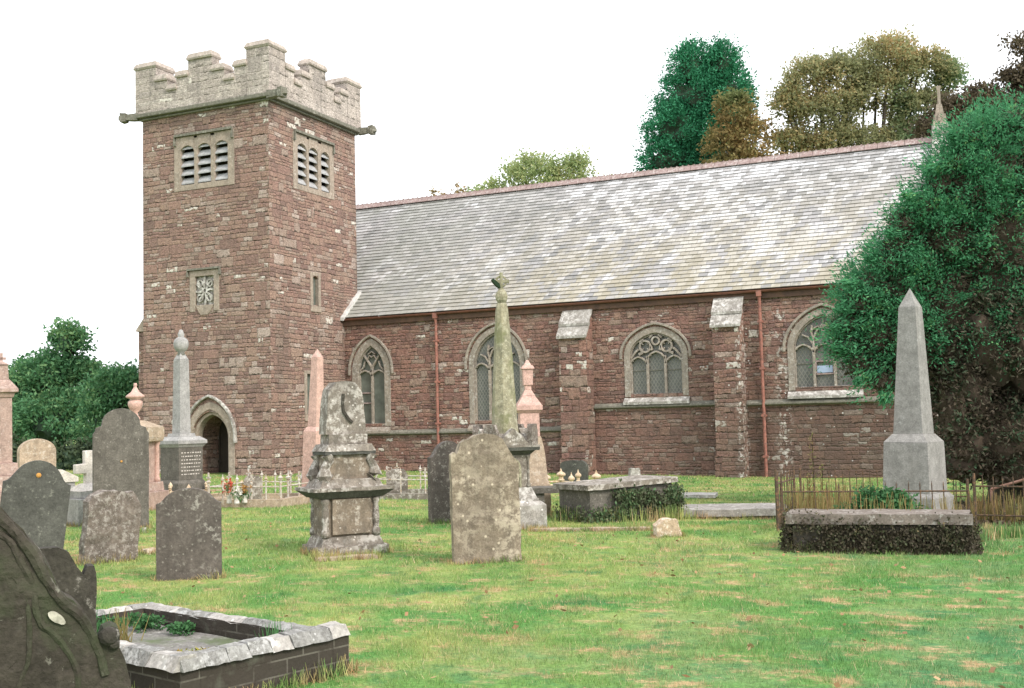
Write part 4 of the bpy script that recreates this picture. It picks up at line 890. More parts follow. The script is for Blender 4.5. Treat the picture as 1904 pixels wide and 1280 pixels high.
c_ = MB(); c_.sq([(s.h(832), s.h(828), 51*m, 51*m), (s.h(828), s.h(806), 49*m, 22*m)]); c_.rough(.008, .08)
cp = c_.build('cap', S_CHEST, th)
for k in range(4):
    q = MB(); q.prism([(-30*m, s.h(828)), (-18*m, s.h(812)), (0, s.h(797)), (18*m, s.h(812)), (30*m, s.h(828))], -50*m, -28*m); q.turn(k*PI/2).rough(.008, .07, seed=k); q.build('gablet', S_CHEST, cp)
for sx, sy in ((-1, -1), (1, -1), (-1, 1), (1, 1)):
    q = MB(); q.prism([(-12*m, s.h(828)), (-14*m, s.h(800)), (-9*m, s.h(786)), (9*m, s.h(786)), (14*m, s.h(800)), (12*m, s.h(828))], -5*m, 5*m); q.turn(PI/4*(1 if sx*sy < 0 else -1)).rough(.01, .05, 8); q.build('crest', S_ROUGH, cp, loc=(sx*40*m, sy*40*m, -.03))
q = MB(); q.lathe([(26*m, s.h(806)), (24.5*m, s.h(790)), (22*m, s.h(740)), (17*m, s.h(650)), (11.5*m, s.h(572)), (9*m, s.h(561))], 8, ph=PI/8); q.rough(.008, .12); q.build('column', S_COLU, th)
q = MB(); q.lathe([(8*m, s.h(561)), (10.5*m, s.h(556)), (12*m, s.h(549)), (10*m, s.h(541)), (6*m, s.h(536)), (4*m, s.h(532))], 12, c=(-.0, 0)); q.rough(.008, .04, 9); q.build('ball', S_COLU, th)
q = MB(); z0 = s.h(520); r_ = 11*m
q.bar([(r_*.9*math.cos(t), z0+r_*.9*math.sin(t)) for t in np.linspace(0, 2*PI, 17)], 3*m, -.03, .03); q.box(-3*m, 3*m, -.04, .04, s.h(536), s.h(503)); q.box(-15*m, 15*m, -.04, .04, z0-3*m, z0+3*m); q.rough(.006, .03, 9); cr_ = q.build('pierced_cross', S_COLU, th)
cr_.rotation_euler[2] = -.3
q = MB(); q.prism([(-20*m, s.h(517)), (-17*m, s.h(515)), (-5*m, s.h(525)), (-3*m, s.h(533)), (-8*m, s.h(531)), (-17*m, s.h(523))], -.05, .02); q.rough(.006, .03, 9).build('clinging_leaf', leaf_mat('dark_leaf', [(0, (.02, .04, .02)), (1, (.03, .06, .03))]), th)

# --- pink urn pillar behind it
s = Spot(986, d=21.5); m = s.m; rz = s.yaw+.12; th = thing('tiered_monument', 'pink granite pillar with pyramid cap and flaring tan foot behind the tall column', 'monument', s.loc, rz)
P_ = lambda y0, y1, a0, a1: (s.h(y0), s.h(y1), a0*m, a1*m)
MB().sq([P_(684, 679, 12, 9), P_(679, 673, 7, 4), P_(673, 669, 4, 2), (s.h(716), s.h(686), 8.5*m, 9.5*m), (s.h(686), s.h(684), 12*m, 12*m), (s.h(725), s.h(716), 6*m, 6*m)]).build('finial', S_PINK, th, bev=.004)
MB().sq([P_(736, 725, 12, 6), P_(754, 736, 23, 11.5), (s.h(763), s.h(754), 24*m, 24*m), P_(768, 763, 19, 23)]).build('pyramid_cap', S_PINK, th, bev=.006)
MB().sq([P_(812, 768, 18.5, 18)]).build('shaft', S_PINK, th, bev=.006)
q = MB(); q.sq([P_(830, 812, 24, 20), P_(862, 830, 27, 24), P_(900, 862, 31, 27), (-.2, s.h(900), 34*m, 33*m)]); q.rough(.012, .12); q.build('flared_foot', S_TAN, th)

# --- big grey obelisk on the right
s = Spot(1700, d=19.6); m = s.m; rz = s.yaw-.374; a = lambda app: s.sq(app, rz)/2
th = thing('granite_obelisk', 'large plain grey granite obelisk inside the rusty railings in front of the yew', 'obelisk', s.loc, rz, lean=(0, .022))
MB().sq([(s.h(807), s.h(570), a(72), a(42)), (s.h(570), s.h(534), a(42), .004)]).build('shaft', S_OBEL, th, bev=.004)
MB().sq([(s.h(822), s.h(807), a(108), a(76)), (s.h(915), s.h(822), a(114), a(107))]).build('pedestal', S_OBEL, th, bev=.008)
MB().sq([(s.h(922), s.h(915), a(134), a(118)), (-.3, s.h(922), a(137), a(137))]).build('base', S_OBEL, th, bev=.01)

# --- table tombs and ledgers
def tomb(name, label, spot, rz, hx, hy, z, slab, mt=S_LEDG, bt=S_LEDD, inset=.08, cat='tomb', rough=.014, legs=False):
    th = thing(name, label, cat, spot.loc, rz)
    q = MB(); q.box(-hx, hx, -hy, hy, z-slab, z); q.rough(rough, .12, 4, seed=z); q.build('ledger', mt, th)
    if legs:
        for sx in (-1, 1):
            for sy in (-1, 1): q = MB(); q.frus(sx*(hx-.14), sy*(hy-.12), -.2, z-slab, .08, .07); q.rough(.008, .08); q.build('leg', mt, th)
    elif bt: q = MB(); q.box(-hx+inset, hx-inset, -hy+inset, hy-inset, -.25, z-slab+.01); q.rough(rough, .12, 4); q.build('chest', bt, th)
    return th
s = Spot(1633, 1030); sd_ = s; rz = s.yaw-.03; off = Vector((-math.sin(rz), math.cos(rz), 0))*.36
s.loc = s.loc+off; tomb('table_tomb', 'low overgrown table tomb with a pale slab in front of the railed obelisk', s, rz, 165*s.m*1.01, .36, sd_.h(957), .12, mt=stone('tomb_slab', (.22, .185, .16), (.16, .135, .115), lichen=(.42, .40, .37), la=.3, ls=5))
S_SLB = None
TOMB_Z = (s.loc.copy(), rz, 165*s.m, .36)
s = Spot(1148, 966); s2 = s; rz = s.yaw+.62; tomb('chest_tomb', 'ivy covered chest tomb tilting towards the lawn below the nave wall', s, rz, .95, .55, s.h(893), .09, mt=S_CHEST, bt=S_GREY).rotation_euler[1] = -.035
CHEST = (s.loc.copy(), rz)
s = Spot(1030, 962); tomb('small_table_tomb', 'dark little table tomb on stub legs next to the ivy covered chest tomb', s, s.yaw+.15, .42, .3, s.h(905), .1, mt=S_GREY, legs=True)
s = Spot(1338, 962); rz = s.yaw+.06; tomb('raised_ledger', 'broad pale stone ledger lying low beside the rusty railings', s, rz, 124*s.m, .66, .19, .12, mt=stone('grey_ledger', (.29, .27, .25), (.21, .195, .18), lichen=(.46, .45, .42), la=.35, ls=5, streak=0), bt=S_GREY, inset=.05, cat='grave slab', rough=.02)
s = Spot(1288, 926); tomb('far_ledger', 'small grey flat grave slab on the bright grass behind the pale ledger', s, s.yaw-.1, 44*s.m, .45, .10, .08, mt=S_LEDG, bt=None, cat='grave slab')
s = Spot(1100, 988); th = thing('kerb_stone', 'long thin tan kerb stone level with the grass beside the column monument', 'kerb', s.loc, s.yaw-.06)
q = MB(); q.box(-112*s.m, 108*s.m, -.06, .10, -.1, .05); q.rough(.018, .1); q.build('kerb', S_TAN, th)
s = Spot(1240, 998); th = thing('broken_stone', 'jagged stub of a broken tan stone at the end of the kerb', 'stone', s.loc, s.yaw+.3)
q = MB(); q.prism([(-.16, -.1), (-.17, .16), (-.08, .23), (.02, .26), (.12, .24), (.17, .08), (.2, -.1)], -.12, .12); q.rough(.035, .06, 7); q.build('stub', S_PIECE, th)
for px, py, w_, h_, lab in ((1180, 893, 22, 22, 'small whitish stone block leaning at the foot of the nave wall'), (278, 1030, 26, 9, 'flat pale stone fragment lying behind the bell topped headstone'), (268, 992, 8, 10, 'tiny white peg of stone at the foot of the tallest grey headstone')):
    s = Spot(px, py); th = thing('stone_block', lab, 'stone', s.loc, s.yaw+.3); q = MB(); q.frus(0, 0, -.1, h_*s.m, w_*s.m/2, .14 if w_ > 10 else .04, w_*s.m/2*.8, .11 if w_ > 10 else .03); q.rough(.02, .07, 6); q.build('block', S_PIECE if w_ > 23 else WHT, th)
s = Spot(1068, d=33.5); headstone(s, 54*s.m, s.h(856), 'worn', S_DARK, 'dark squat headstone set against the foot of the first nave buttress', 0, .14, rough=.015)
# tips of two small stones in the far railings
for px, d, tp, w_, lab in ((470, 26.5, 884, 34, 'small greenish crusted stone within the white railed plot'), (738, 27.5, 872, 40, 'faint buff stone with an openwork head near the nave wall')):
    s = Spot(px, d=d); headstone(s, w_*s.m, s.h(tp), 'worn', S_CHEST, lab, s.yaw, .12, rough=.02)

# --- brick kerbed grave in the foreground
Rz = -.317; KH = .33
R_ = ground_at(655, 1248); 
ax_x, ax_y = Vector((math.cos(Rz), math.sin(Rz), 0)), Vector((-math.sin(Rz), math.cos(Rz), 0))
def top_at(px, py, z): r = ray(px, py); t = (z-EYE.z)/r.z; return EYE+r*t
F_ = top_at(335, 1222, KH); Rt = top_at(648, 1158, KH); Bk = top_at(312, 1101, KH)
vy = (Rt-F_); vy.z = 0; LY_ = vy.length; yh = vy.normalized(); xh = Vector((yh.y, -yh.x, 0))
LX_ = abs((Bk-Rt).dot(xh)); LX_ = max(1.2, LX_)
rzk = math.atan2(-yh.x, yh.y)
th = thing('kerbed_grave', 'brick sided kerbed grave with crumbling pale coping and weeds inside, nearest on the lawn', 'grave', (F_.x, F_.y, gz(F_.x, F_.y)), rzk)
# local frame: x points to the right of the long side, so the plot lies on its negative side
W_ = LX_
wl = MB()
for (x0, x1, y0, y1) in ((-.14, 0, .142, LY_-.142), (-W_, -W_+.14, .142, LY_-.142), (-W_, 0, 0, .14), (-W_, 0, LY_-.14, LY_)): wl.box(x0, x1, y0, y1, -.2, KH-.07)
wl.rough(.006, .15); wl.build('brick_wall', S_BRICK, th)
cps = MB(); random.seed(3)
def coping_run(x0, y0, x1, y1, wd, n, hh):
    for k in range(n):
        a, b = k/n, (k+1)/n-.002; q = MB(); L_ = math.hypot(x1-x0, y1-y0); dx, dy = (x1-x0)/L_, (y1-y0)/L_
        za = KH-.075+random.uniform(-.004, .004); e = random.uniform(-.006, .006)
        for (o0, o1, z0, z1) in ((-wd/2, wd/2, za, za+hh),):
            pts = []
            q.frus(0, 0, z0, z1+.012, L_*(b-a)/2, wd/2+.015+e, L_*(b-a)/2-.004, wd/2-.03)
        q.turn(math.atan2(dy, dx)); c_ = ((x0+(x1-x0)*(a+b)/2), (y0+(y1-y0)*(a+b)/2))
        for v in q.b.verts: v.co += Vector((c_[0], c_[1], 0))
        q.rough(.014, .045, 11, seed=k); q.build('coping_stone', WHT2 if random.random() < .8 else S_LEDG, th)
WHT2 = stone('pale_coping', (.27, .265, .25), (.19, .185, .175), lichen=(.44, .44, .43), la=.4, ls=8, streak=.5, dark=(.11, .11, .10), bump=.9)
coping_run(-.07, .0, -.07, LY_, .17, 8, .065); coping_run(0, .05, -W_, .05, .16, 8, .065)
coping_run(-W_+.07, .16, -W_+.07, LY_, .11, 5, .018); coping_run(-.16, LY_-.07, -W_+.12, LY_-.07, .11, 5, .018)
q = MB(); q.box(-W_+.15, -.16, .16, LY_-.16, -.1, KH-.18); q.rough(.02, .12, 3); q.build('infill_slab', stone('infill', (.22, .205, .195), (.15, .145, .13), lichen=(.36, .35, .33), la=.3, streak=0, moss=(.09, .12, .05), ma_=.25), th)
KERB = th

# ================================================================== railings round graves
def finial_post(r, h, mat, kind, parent, loc, name='post'):
    q = MB(); q.tube([(0, 0, -.1), (0, 0, h*.8)], r, 8); z = h*.8
    if kind == 'spear': q.lathe([(r*1.1, z), (r*2, z+.02), (r*1.2, z+.035), (r*2.4, z+.06), (r*.9, z+.1), (.003, h+.04)], 8)
    elif kind == 'cross':
        q.box(-.016, .016, -.016, .016, z, h+.03); q.box(-.055, .055, -.016, .016, z+.05, z+.082); q.lathe([(r*1.7, z-.05), (r*1.9, z-.02), (r*1.2, z)], 8)
    elif kind == 'knob': q.lathe([(r*1.6, z-.1), (r*2.2, z-.07), (r*1.4, z-.05), (r*1.4, z), (r*2.6, z+.03), (r*2.8, z+.06), (r*1.8, z+.1), (r*.9, z+.115), (.004, h+.06)], 10)
    else: q.lathe([(r, z), (.003, h)], 6)
    return q.build(name, mat, parent, loc=loc, smooth=False)
def grave_railing(label, p0, p1, depth, h, mat, posts, rails=(.9, .15), kerb=.12, kerb_mat=None, r=.018, kinds=('spear',), group='railed grave plots by the church'):
    p0, p1 = Vector((*p0[:2], gz(*p0[:2]))), Vector((*p1[:2], gz(*p1[:2]))); L_ = (p1-p0).length; rz = math.atan2(p1.y-p0.y, p1.x-p0.x)
    th = thing('grave_railing', label, 'railing', p0, rz, group); dz = (p1.z-p0.z)
    n = posts
    for yy in (0, depth):
        for k in range(n+1): finial_post(r*(1.5 if k in (0, n) else 1), h*(1.06 if k in (0, n) else 1), mat, kinds[k % len(kinds)], th, (L_*k/n, yy, dz*k/n))
    for k in (1,):
        for xx in (0, L_): finial_post(r, h, mat, kinds[0], th, (xx, depth/2, 0))
    for f in rails:
        q = MB()
        for a, b in (((0, 0), (L_, 0)), ((L_, 0), (L_, depth)), ((L_, depth), (0, depth)), ((0, depth), (0, 0))):
            q.tube([(a[0], a[1], h*.72*f+dz*a[0]/L_), (b[0], b[1], h*.72*f+dz*b[0]/L_)], r*.9, 6)
        q.build('rail', mat, th)
    if kerb_mat:
        q = MB()
        for x0, x1, y0, y1 in ((-.08, L_+.08, -.08, .08), (-.08, L_+.08, depth-.08, depth+.08), (-.08, .08, .081, depth-.081), (L_-.08, L_+.08, .081, depth-.081)): q.box(x0, x1, y0, y1, -.15, kerb)
        q.rough(.01, .15); q.build('kerb', kerb_mat, th)
    return th
def P2(px, d): p = at(px, 930, d); return (p.x, p.y)
grave_railing('rusty white railed plot with flowers in front of the tower door', P2(388, 24.8), P2(522, 24.4), 1.9, .68, M_RAIL, 5, kinds=('cross', 'spear', 'spear'), kerb_mat=S_TAN, kerb=.16)
grave_railing('weathered railed plot half hidden behind the pedestal tomb', P2(536, 26.2), P2(640, 26.4), 1.5, .62, M_RAIL, 4, kinds=('spear', 'knob'), kerb_mat=S_CHEST, kerb=.13)
grave_railing('thin pale railed plot between the pedestal tomb and the turned headstone', P2(700, 27.2), P2(838, 26.8), 1.6, .72, M_RAIL, 3, kinds=('cross', 'spear'), kerb_mat=S_CHEST, kerb=.12)
grave_railing('cream iron railing with knobbed posts behind the ivy covered chest tomb', P2(1016, 24.0), P2(1110, 24.6), 1.5, .66, M_CREAM, 2, rails=(.95,), kinds=('knob',), r=.026)
grave_railing('short cream railed kerb near the little marble cross', P2(92, 23.2), P2(146, 22.6), 1.2, .5, M_CREAM, 2, rails=(.9, .3), kinds=('knob',), r=.026, kerb_mat=S_TAN, kerb=.12)
grave_railing('low tan railed kerb under the ball topped obelisk', P2(282, 25.6), P2(386, 25.2), 1.5, .42, M_CREAM, 3, rails=(.8,), kinds=('knob', 'spear'), kerb_mat=S_TAN, kerb=.15)
# rusty railings round the granite obelisk: upright spiked bars, one corner post in front of the ledger
def bar_railing(label, pts, h, mat, gap=.12, lean=None, name='iron_railing'):
    P_ = [Vector((*p, gz(*p))) for p in pts]; th = thing(name, label, 'railing', P_[0], 0, 'rusty railings round the obelisk plot')
    o = P_[0]
    for a, b in zip(P_, P_[1:]):
        L_ = (b-a).length; n = int(L_/gap); ra = MB()
        for zz in (.26, .80): ra.tube([a-o+Vector((0, 0, h*zz)), b-o+Vector((0, 0, h*zz+random.uniform(-.03, .03)))], .014, 6)
        ra.build('rail', mat, th)
        for k in range(n+1):
            p = a.lerp(b, k/n)-o; ends = k in (0, n); q = MB(); tx, ty = random.uniform(-.012, .012), random.uniform(-.012, .012)
            hh = h*(1.0 if not ends else 1.04); rr = .009 if not ends else .024
            q.tube([(0, 0, -.1), (tx, ty, hh*.93), (tx, ty, hh)], [rr, rr, .002 if not ends else rr*.8], 6)
            q.build('post' if ends else 'bar', mat, th, loc=p)
    return th
def G2(px, py): p = ground_at(px, py); return (p.x, p.y)
ca = ground_at(1447, 990); cb = P2(1478, 20.6); cc = P2(1800, 20.9); cdn = P2(1812, 16.6)
bar_railing('rusty spiked railing running back behind the pale table tomb slab', [(ca.x, ca.y), cb], .86, M_RUST, .42)
bar_railing('long row of thin spiked rails crossing before the granite obelisk', [P2(1452, 17.0), P2(1800, 16.8)], .70, M_RUST, .17)
bar_railing('leaning rusty railings with a sloping top rail under the yew', [cdn, P2(2080, 15.4)], .78, M_RUST, .13)
bar_railing('back row of rusty rails standing behind the granite obelisk', [P2(1490, 22.2), P2(1800, 22.4)], .8, M_RUST, .14)
q = MB(); a_, b_ = at(1843, 910, 17.6), at(1990, 868, 16.9); th = thing('fallen_bar', 'loose pinkish rusty bar slanting up towards the yew above the leaning rails', 'bar', (a_.x, a_.y, a_.z))
q.tube([(0, 0, 0), tuple(b_-a_)], .022, 8); q.tube([(0, 0, 0), (0, 0, gz(a_.x, a_.y)-a_.z)], .02, 8); q.build('bar', paint('pink_rust', (.30, .17, .13), (.2, .11, .08), .8, 8), th)

# grave flowers and vases in the first railed plot
def flowers(px, d, py_top, col, label, n=26, r=.13, vase=None):
    s = Spot(px, d=d); th = thing('grave_flowers', label, 'flowers', s.loc, 0, 'flowers left in the railed plot'); h = s.h(py_top); rng = np.random.default_rng(px)
    q = MB(); q.lathe([(.05, .1), (.06, .12), (.045, .2), (.06, .27)], 10); q.build('vase', vase or S_MARB, th)
    P = rng.normal(size=(n*5, 3))*[r*.5, r*.5, r*.55]+[0, 0, h-.1]; P = np.repeat(P[:n], 7, 0)+rng.normal(size=(n*7, 3))*.018
    quads('petals', leaf_quads(P, rng.normal(size=P.shape), .05, .035, rng), leaf_mat('petals', [(0, tuple(q_*.6 for q_ in col)), (1, col)], tr=.15), th)
    P = rng.normal(size=(60, 3))*[r*.5, r*.5, r*.5]+[0, 0, h-.2]; quads('foliage', leaf_quads(P, rng.normal(size=P.shape)*.4+[0, 0, 1], .12, .02, rng), LEAF_G, th)
LEAF_G = leaf_mat('weed_leaf', [(0, (.035, .085, .035)), (.5, (.06, .16, .06)), (.85, (.10, .24, .09)), (1, (.24, .26, .10))])
flowers(426, 24.4, 893, (.62, .13, .08), 'bunch of red flowers in a white vase inside the white railed plot', r=.14, n=24)
flowers(440, 24.2, 906, (.75, .72, .66), 'small white flowers beside the red bunch', r=.09)
flowers(455, 24.5, 903, (.45, .25, .08), 'rusty orange blooms right of the red flower bunch', r=.1)

# ================================================================== trees, shrubs, ivy
BARK = stone('bark', (.10, .085, .065), (.06, .05, .04), moss=(.05, .07, .03), ma_=.3, streak=.3, bump=.9)
TWIG_SHADE = paint('shade_twigs', (.085, .062, .045), (.065, .05, .036), .95, 3)  # the yew's inner shade put into a brown twig colour
DEEP = paint('shade_core_green', (.05, .085, .05), (.035, .06, .04), .95, 2)  # dark green for crown cores, standing for the shade inside
L_YEW = leaf_mat('yew_needles', [(0, (.05, .16, .08)), (.4, (.07, .24, .115)), (.75, (.11, .36, .17)), (1, (.34, .52, .18))], tr=.4, nsc=2.2)
L_CON = leaf_mat('cypress_leaves', [(0, (.025, .14, .07)), (.5, (.045, .23, .115)), (1, (.08, .32, .17))], tr=.15, nsc=.5)
L_OAK = leaf_mat('oak_leaves', [(0, (.22, .24, .14)), (.45, (.33, .34, .17)), (.8, (.56, .41, .21)), (1, (.72, .46, .24))], big=(.16, .28, .14), tr=.5, nsc=.35)
L_AUT = leaf_mat('turning_leaves', [(0, (.16, .13, .05)), (.5, (.29, .21, .09)), (1, (.48, .29, .12))], big=(.15, .18, .07), tr=.3, nsc=.5)
L_COP = leaf_mat('copper_leaves', [(0, (.075, .06, .04)), (.6, (.115, .09, .058)), (1, (.17, .14, .075))], tr=.15, nsc=.4)
L_SHADE = leaf_mat('shade_brown_leaves', [(0, (.06, .048, .036)), (.45, (.09, .07, .05)), (.7, (.065, .085, .05)), (1, (.045, .12, .06))], tr=.1, nsc=2)  # brown leaves carry the yew's shaded tone in their colour
L_PAL = leaf_mat('pale_leaves', [(0, (.20, .29, .13)), (.5, (.33, .40, .18)), (1, (.55, .50, .24))], tr=.4, nsc=.4)
L_LFT = leaf_mat('ash_leaves', [(0, (.06, .16, .07)), (.5, (.11, .26, .12)), (.85, (.24, .38, .16)), (1, (.52, .52, .26))], tr=.25, nsc=.45)

def tree(name, label, blobs, base, nclump, per, cr, ln, wd, leaf, seed, tr=.3, grp='trees behind the church', coremat=None, cs=.7, fork=.35, twigs=0, **k):
    th = thing(name, label, 'tree', base, 0, grp); rng = np.random.default_rng(seed); o = np.array(base)
    bl = [(Vector(c)-Vector(base), r) for c, r in blobs]
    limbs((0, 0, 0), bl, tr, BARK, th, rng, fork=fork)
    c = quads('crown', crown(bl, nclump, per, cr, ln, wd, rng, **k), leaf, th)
    if coremat: core(bl, cs, coremat, 'shade_core', c)
    if twigs: quads('shade_twigs', crown([(c_, tuple(q*.9 for q in r_)) for c_, r_ in bl], twigs, 30, .3, .1, .035, rng, inner=.7, out=.3), L_SHADE, c)
    return th
def foot(px, d): p = at(px, 880, d); return (p.x, p.y, gz(p.x, p.y))
# left of the tower
d = 50
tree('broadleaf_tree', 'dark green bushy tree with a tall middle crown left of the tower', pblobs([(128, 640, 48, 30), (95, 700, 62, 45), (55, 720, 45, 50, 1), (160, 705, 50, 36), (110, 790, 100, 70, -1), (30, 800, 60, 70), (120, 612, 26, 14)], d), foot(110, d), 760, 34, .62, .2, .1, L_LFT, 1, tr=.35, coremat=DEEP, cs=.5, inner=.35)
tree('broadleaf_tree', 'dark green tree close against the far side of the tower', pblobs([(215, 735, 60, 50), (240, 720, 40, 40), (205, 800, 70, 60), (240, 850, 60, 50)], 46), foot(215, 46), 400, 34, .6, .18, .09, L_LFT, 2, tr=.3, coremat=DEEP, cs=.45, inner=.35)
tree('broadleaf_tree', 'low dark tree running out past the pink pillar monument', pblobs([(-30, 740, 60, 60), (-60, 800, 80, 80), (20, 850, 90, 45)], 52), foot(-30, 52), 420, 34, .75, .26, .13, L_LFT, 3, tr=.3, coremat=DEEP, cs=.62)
s = thing('hedge', 'dark shaded hedge along the churchyard under the trees by the tower', 'hedge', foot(80, 44)); rng = np.random.default_rng(5)
bl = [(Vector(c)-Vector(s.location), r) for c, r in pblobs([(20+k*42, 858+(k % 3)*6, 44, 34) for k in range(-4, 7)], 44)]
c = quads('foliage', crown(bl, 700, 26, .6, .2, .1, rng), leaf_mat('hedge_leaves', [(0, (.04, .06, .035)), (1, (.07, .10, .05))], tr=.1), s); core(bl, .85, DEEP, 'shade_core', c)
# over the nave ridge
d = 66
tree('young_tree', 'pale yellow green tree top showing above the middle of the ridge', pblobs([(1000, 335, 62, 42), (1060, 330, 48, 36), (985, 315, 25, 28), (1075, 312, 14, 30), (1030, 380, 100, 50), (1140, 345, 25, 14)], d), foot(1030, d), 330, 26, .8, .24, .12, L_PAL, 8, tr=.25, inner=.3)
tree('young_tree', 'small wispy yellow green tree top just left of the pale one over the ridge', pblobs([(915, 352, 28, 20), (955, 332, 22, 30), (905, 385, 60, 35)], d+2), foot(915, d+2), 130, 22, .7, .24, .12, L_PAL, 9, tr=.2, inner=.3)
tree('sapling', 'thin sprig of yellow leaves nearest the tower above the ridge', pblobs([(858, 358, 12, 18), (835, 366, 18, 8), (808, 360, 8, 14), (850, 395, 50, 25)], d+1), foot(840, d+1), 60, 18, .45, .22, .11, L_AUT, 10, tr=.12, inner=.2)
con = pblobs([(1284, 130, 34, 45), (1338, 128, 38, 45), (1282, 185, 60, 50), (1345, 185, 52, 55), (1265, 245, 68, 50), (1350, 240, 62, 50), (1250, 300, 62, 38), (1330, 310, 80, 45), (1270, 380, 95, 60)], 64)
tree('cypress', 'tall blue green twin topped cypress above the ridge', con, foot(1310, 64), 1000, 64, .58, .17, .09, L_CON, 11, tr=.45, coremat=DEEP, cs=.6, inner=.5, flat=1.0, spray=.7, out=1.1)
tree('turning_tree', 'small orange brown autumn tree between the cypress and the big oak', pblobs([(1365, 215, 42, 42), (1395, 255, 45, 35), (1345, 265, 40, 40), (1385, 310, 85, 35), (1350, 350, 80, 40)], 60), foot(1370, 60), 330, 34, .65, .22, .11, L_AUT, 12, tr=.25, inner=.25)
tree('oak_tree', 'huge spreading brown and green oak behind the east end of the roof', pblobs([(1650, 110, 62, 44), (1720, 140, 60, 45), (1560, 150, 52, 48), (1500, 150, 42, 42), (1465, 200, 36, 40), (1530, 215, 70, 45), (1630, 180, 70, 50), (1710, 215, 60, 50), (1765, 150, 28, 32), (1460, 270, 40, 30), (1560, 280, 90, 45), (1680, 280, 80, 50), (1600, 340, 150, 50)], 62), foot(1610, 62), 1900, 34, .8, .21, .11, L_OAK, 13, tr=.6, inner=.25, fork=.3)
tree('copper_beech', 'very dark brown tree spreading over the gable finial', pblobs([(1845, 225, 70, 55), (1890, 160, 34, 40), (1900, 90, 28, 22), (1940, 190, 70, 80), (1790, 215, 40, 40), (1800, 290, 70, 60), (1900, 300, 90, 70), (1740, 270, 40, 50), (1760, 230, 40, 45), (1830, 190, 40, 35)], 56), foot(1900, 56), 1000, 34, .75, .21, .11, L_COP, 14, tr=.6, inner=.3, fork=.3)
tree('yew_tree', 'shaded skirt of the yew, its shade put into dark brown leaves, filling the corner beyond the granite obelisk down to the ground', pblobs([(1830, 640, 80, 110), (1795, 720, 55, 90), (1900, 640, 90, 130), (1800, 830, 60, 75), (1870, 820, 90, 90), (1990, 760, 110, 150), (1770, 660, 40, 70), (1778, 760, 42, 110), (2060, 560, 110, 150), (1790, 862, 60, 48), (1868, 868, 80, 46), (1960, 868, 90, 50), (2060, 800, 100, 110)], 22.6), foot(1930, 25), 2300, 34, .4, .11, .04, L_SHADE, 15, tr=.4, grp='yews at the east end', coremat=TWIG_SHADE, cs=.74, inner=.6)  # low yew boughs with their shade put into the leaf colour
# the yew: sprays of needles hanging over inner twigs given a shade-brown colour
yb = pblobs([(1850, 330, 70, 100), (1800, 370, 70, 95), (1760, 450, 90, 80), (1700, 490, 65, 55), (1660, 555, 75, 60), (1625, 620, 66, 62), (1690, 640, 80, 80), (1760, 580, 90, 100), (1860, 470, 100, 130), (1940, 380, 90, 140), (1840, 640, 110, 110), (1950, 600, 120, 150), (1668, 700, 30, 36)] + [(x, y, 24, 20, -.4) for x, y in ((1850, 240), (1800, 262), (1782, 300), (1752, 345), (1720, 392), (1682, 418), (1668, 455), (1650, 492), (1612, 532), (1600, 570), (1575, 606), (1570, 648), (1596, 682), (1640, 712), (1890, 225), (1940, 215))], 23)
yth = tree('yew_tree', 'great dark green yew overhanging the east end of the nave and the obelisk', yb, foot(1880, 24.5), 2900, 62, .27, .095, .03, L_YEW, 16, tr=.45, grp='yews at the east end', coremat=TWIG_SHADE, cs=.74, twigs=3000, inner=.72, flat=.8, droop=.12, spray=1.9, out=1.4, keep=lambda c: (RNG.uniform(size=len(c)) > np.clip(((c-np.array(at(1700, 480, 23)-Vector(foot(1880, 24.5))))@np.array(rt*.45-up*.32)), -.0, .62)))  # clumps thinned at lower right so the shade-brown twigs show
# a few trailing sprays at the yew's edge
rng = np.random.default_rng(77); V = []
yo = Vector(foot(1880, 24.5))
for px, py, tx, ty in ((1640, 540, 1566, 524), (1620, 610, 1548, 606), (1610, 660, 1548, 645), (1700, 450, 1648, 432), (1720, 380, 1680, 362), (1780, 300, 1722, 318), (1650, 500, 1610, 480), (1800, 270, 1768, 250), (1630, 690, 1590, 712), (1660, 720, 1640, 745), (1600, 580, 1556, 575)):
    a, b = at(px, py, 22.6), at(tx, ty, 22.2)
    for k in range(300):
        t = rng.uniform(0, 1)**.8; p = a.lerp(b, t)+Vector(rng.normal(size=3))*.16*(1.15-t); V.append((np.array(p-yo), np.array((b-a).normalized())+rng.normal(size=3)*.35+[0, 0, -.2]))
quads('hanging_sprays', leaf_quads(np.array([v[0] for v in V]), np.array([v[1] for v in V]), .14, .035, rng), L_YEW, yth)

# shrub and weeds inside the obelisk railings
def bush(name, label, cat, spot, blobs_m, n, per, cr, ln, wd, mat, seed, cm=DEEP, cs=.6, **k):
    th = thing(name, label, cat, spot.loc, spot.yaw); rng = np.random.default_rng(seed); bl = [(Vector(c), r) for c, r in blobs_m]
    q = quads('foliage', crown(bl, n, per, cr, ln, wd, rng, **k), mat, th)
    if cm: core(bl, cs, cm, 'shade_core', q, sub=2)
    return th
s = Spot(1630, d=16.2); m = s.m
bush('bramble_bush', 'green leafy bramble clump growing behind the table tomb slab', 'bush', s, [((0, 0, .26), (48*m, .3, .28)), ((-50*m, .1, .12), (35*m, .25, .25)), ((22*m, .0, .46), (24*m, .2, .17)), ((-18*m, .0, .42), (18*m, .2, .2)), ((65*m, 0, .12), (38*m, .2, .22)), ((95*m, 0, .0), (30*m, .2, .16)), ((48*m, 0, .38), (14*m, .15, .14))], 230, 26, .17, .07, .045, LEAF_G, 21, cm=None)
DRY = leaf_mat('dry_stalks', [(0, (.14, .10, .045)), (.4, (.26, .18, .08)), (.8, (.20, .20, .07)), (1, (.09, .15, .05))], tr=.2)
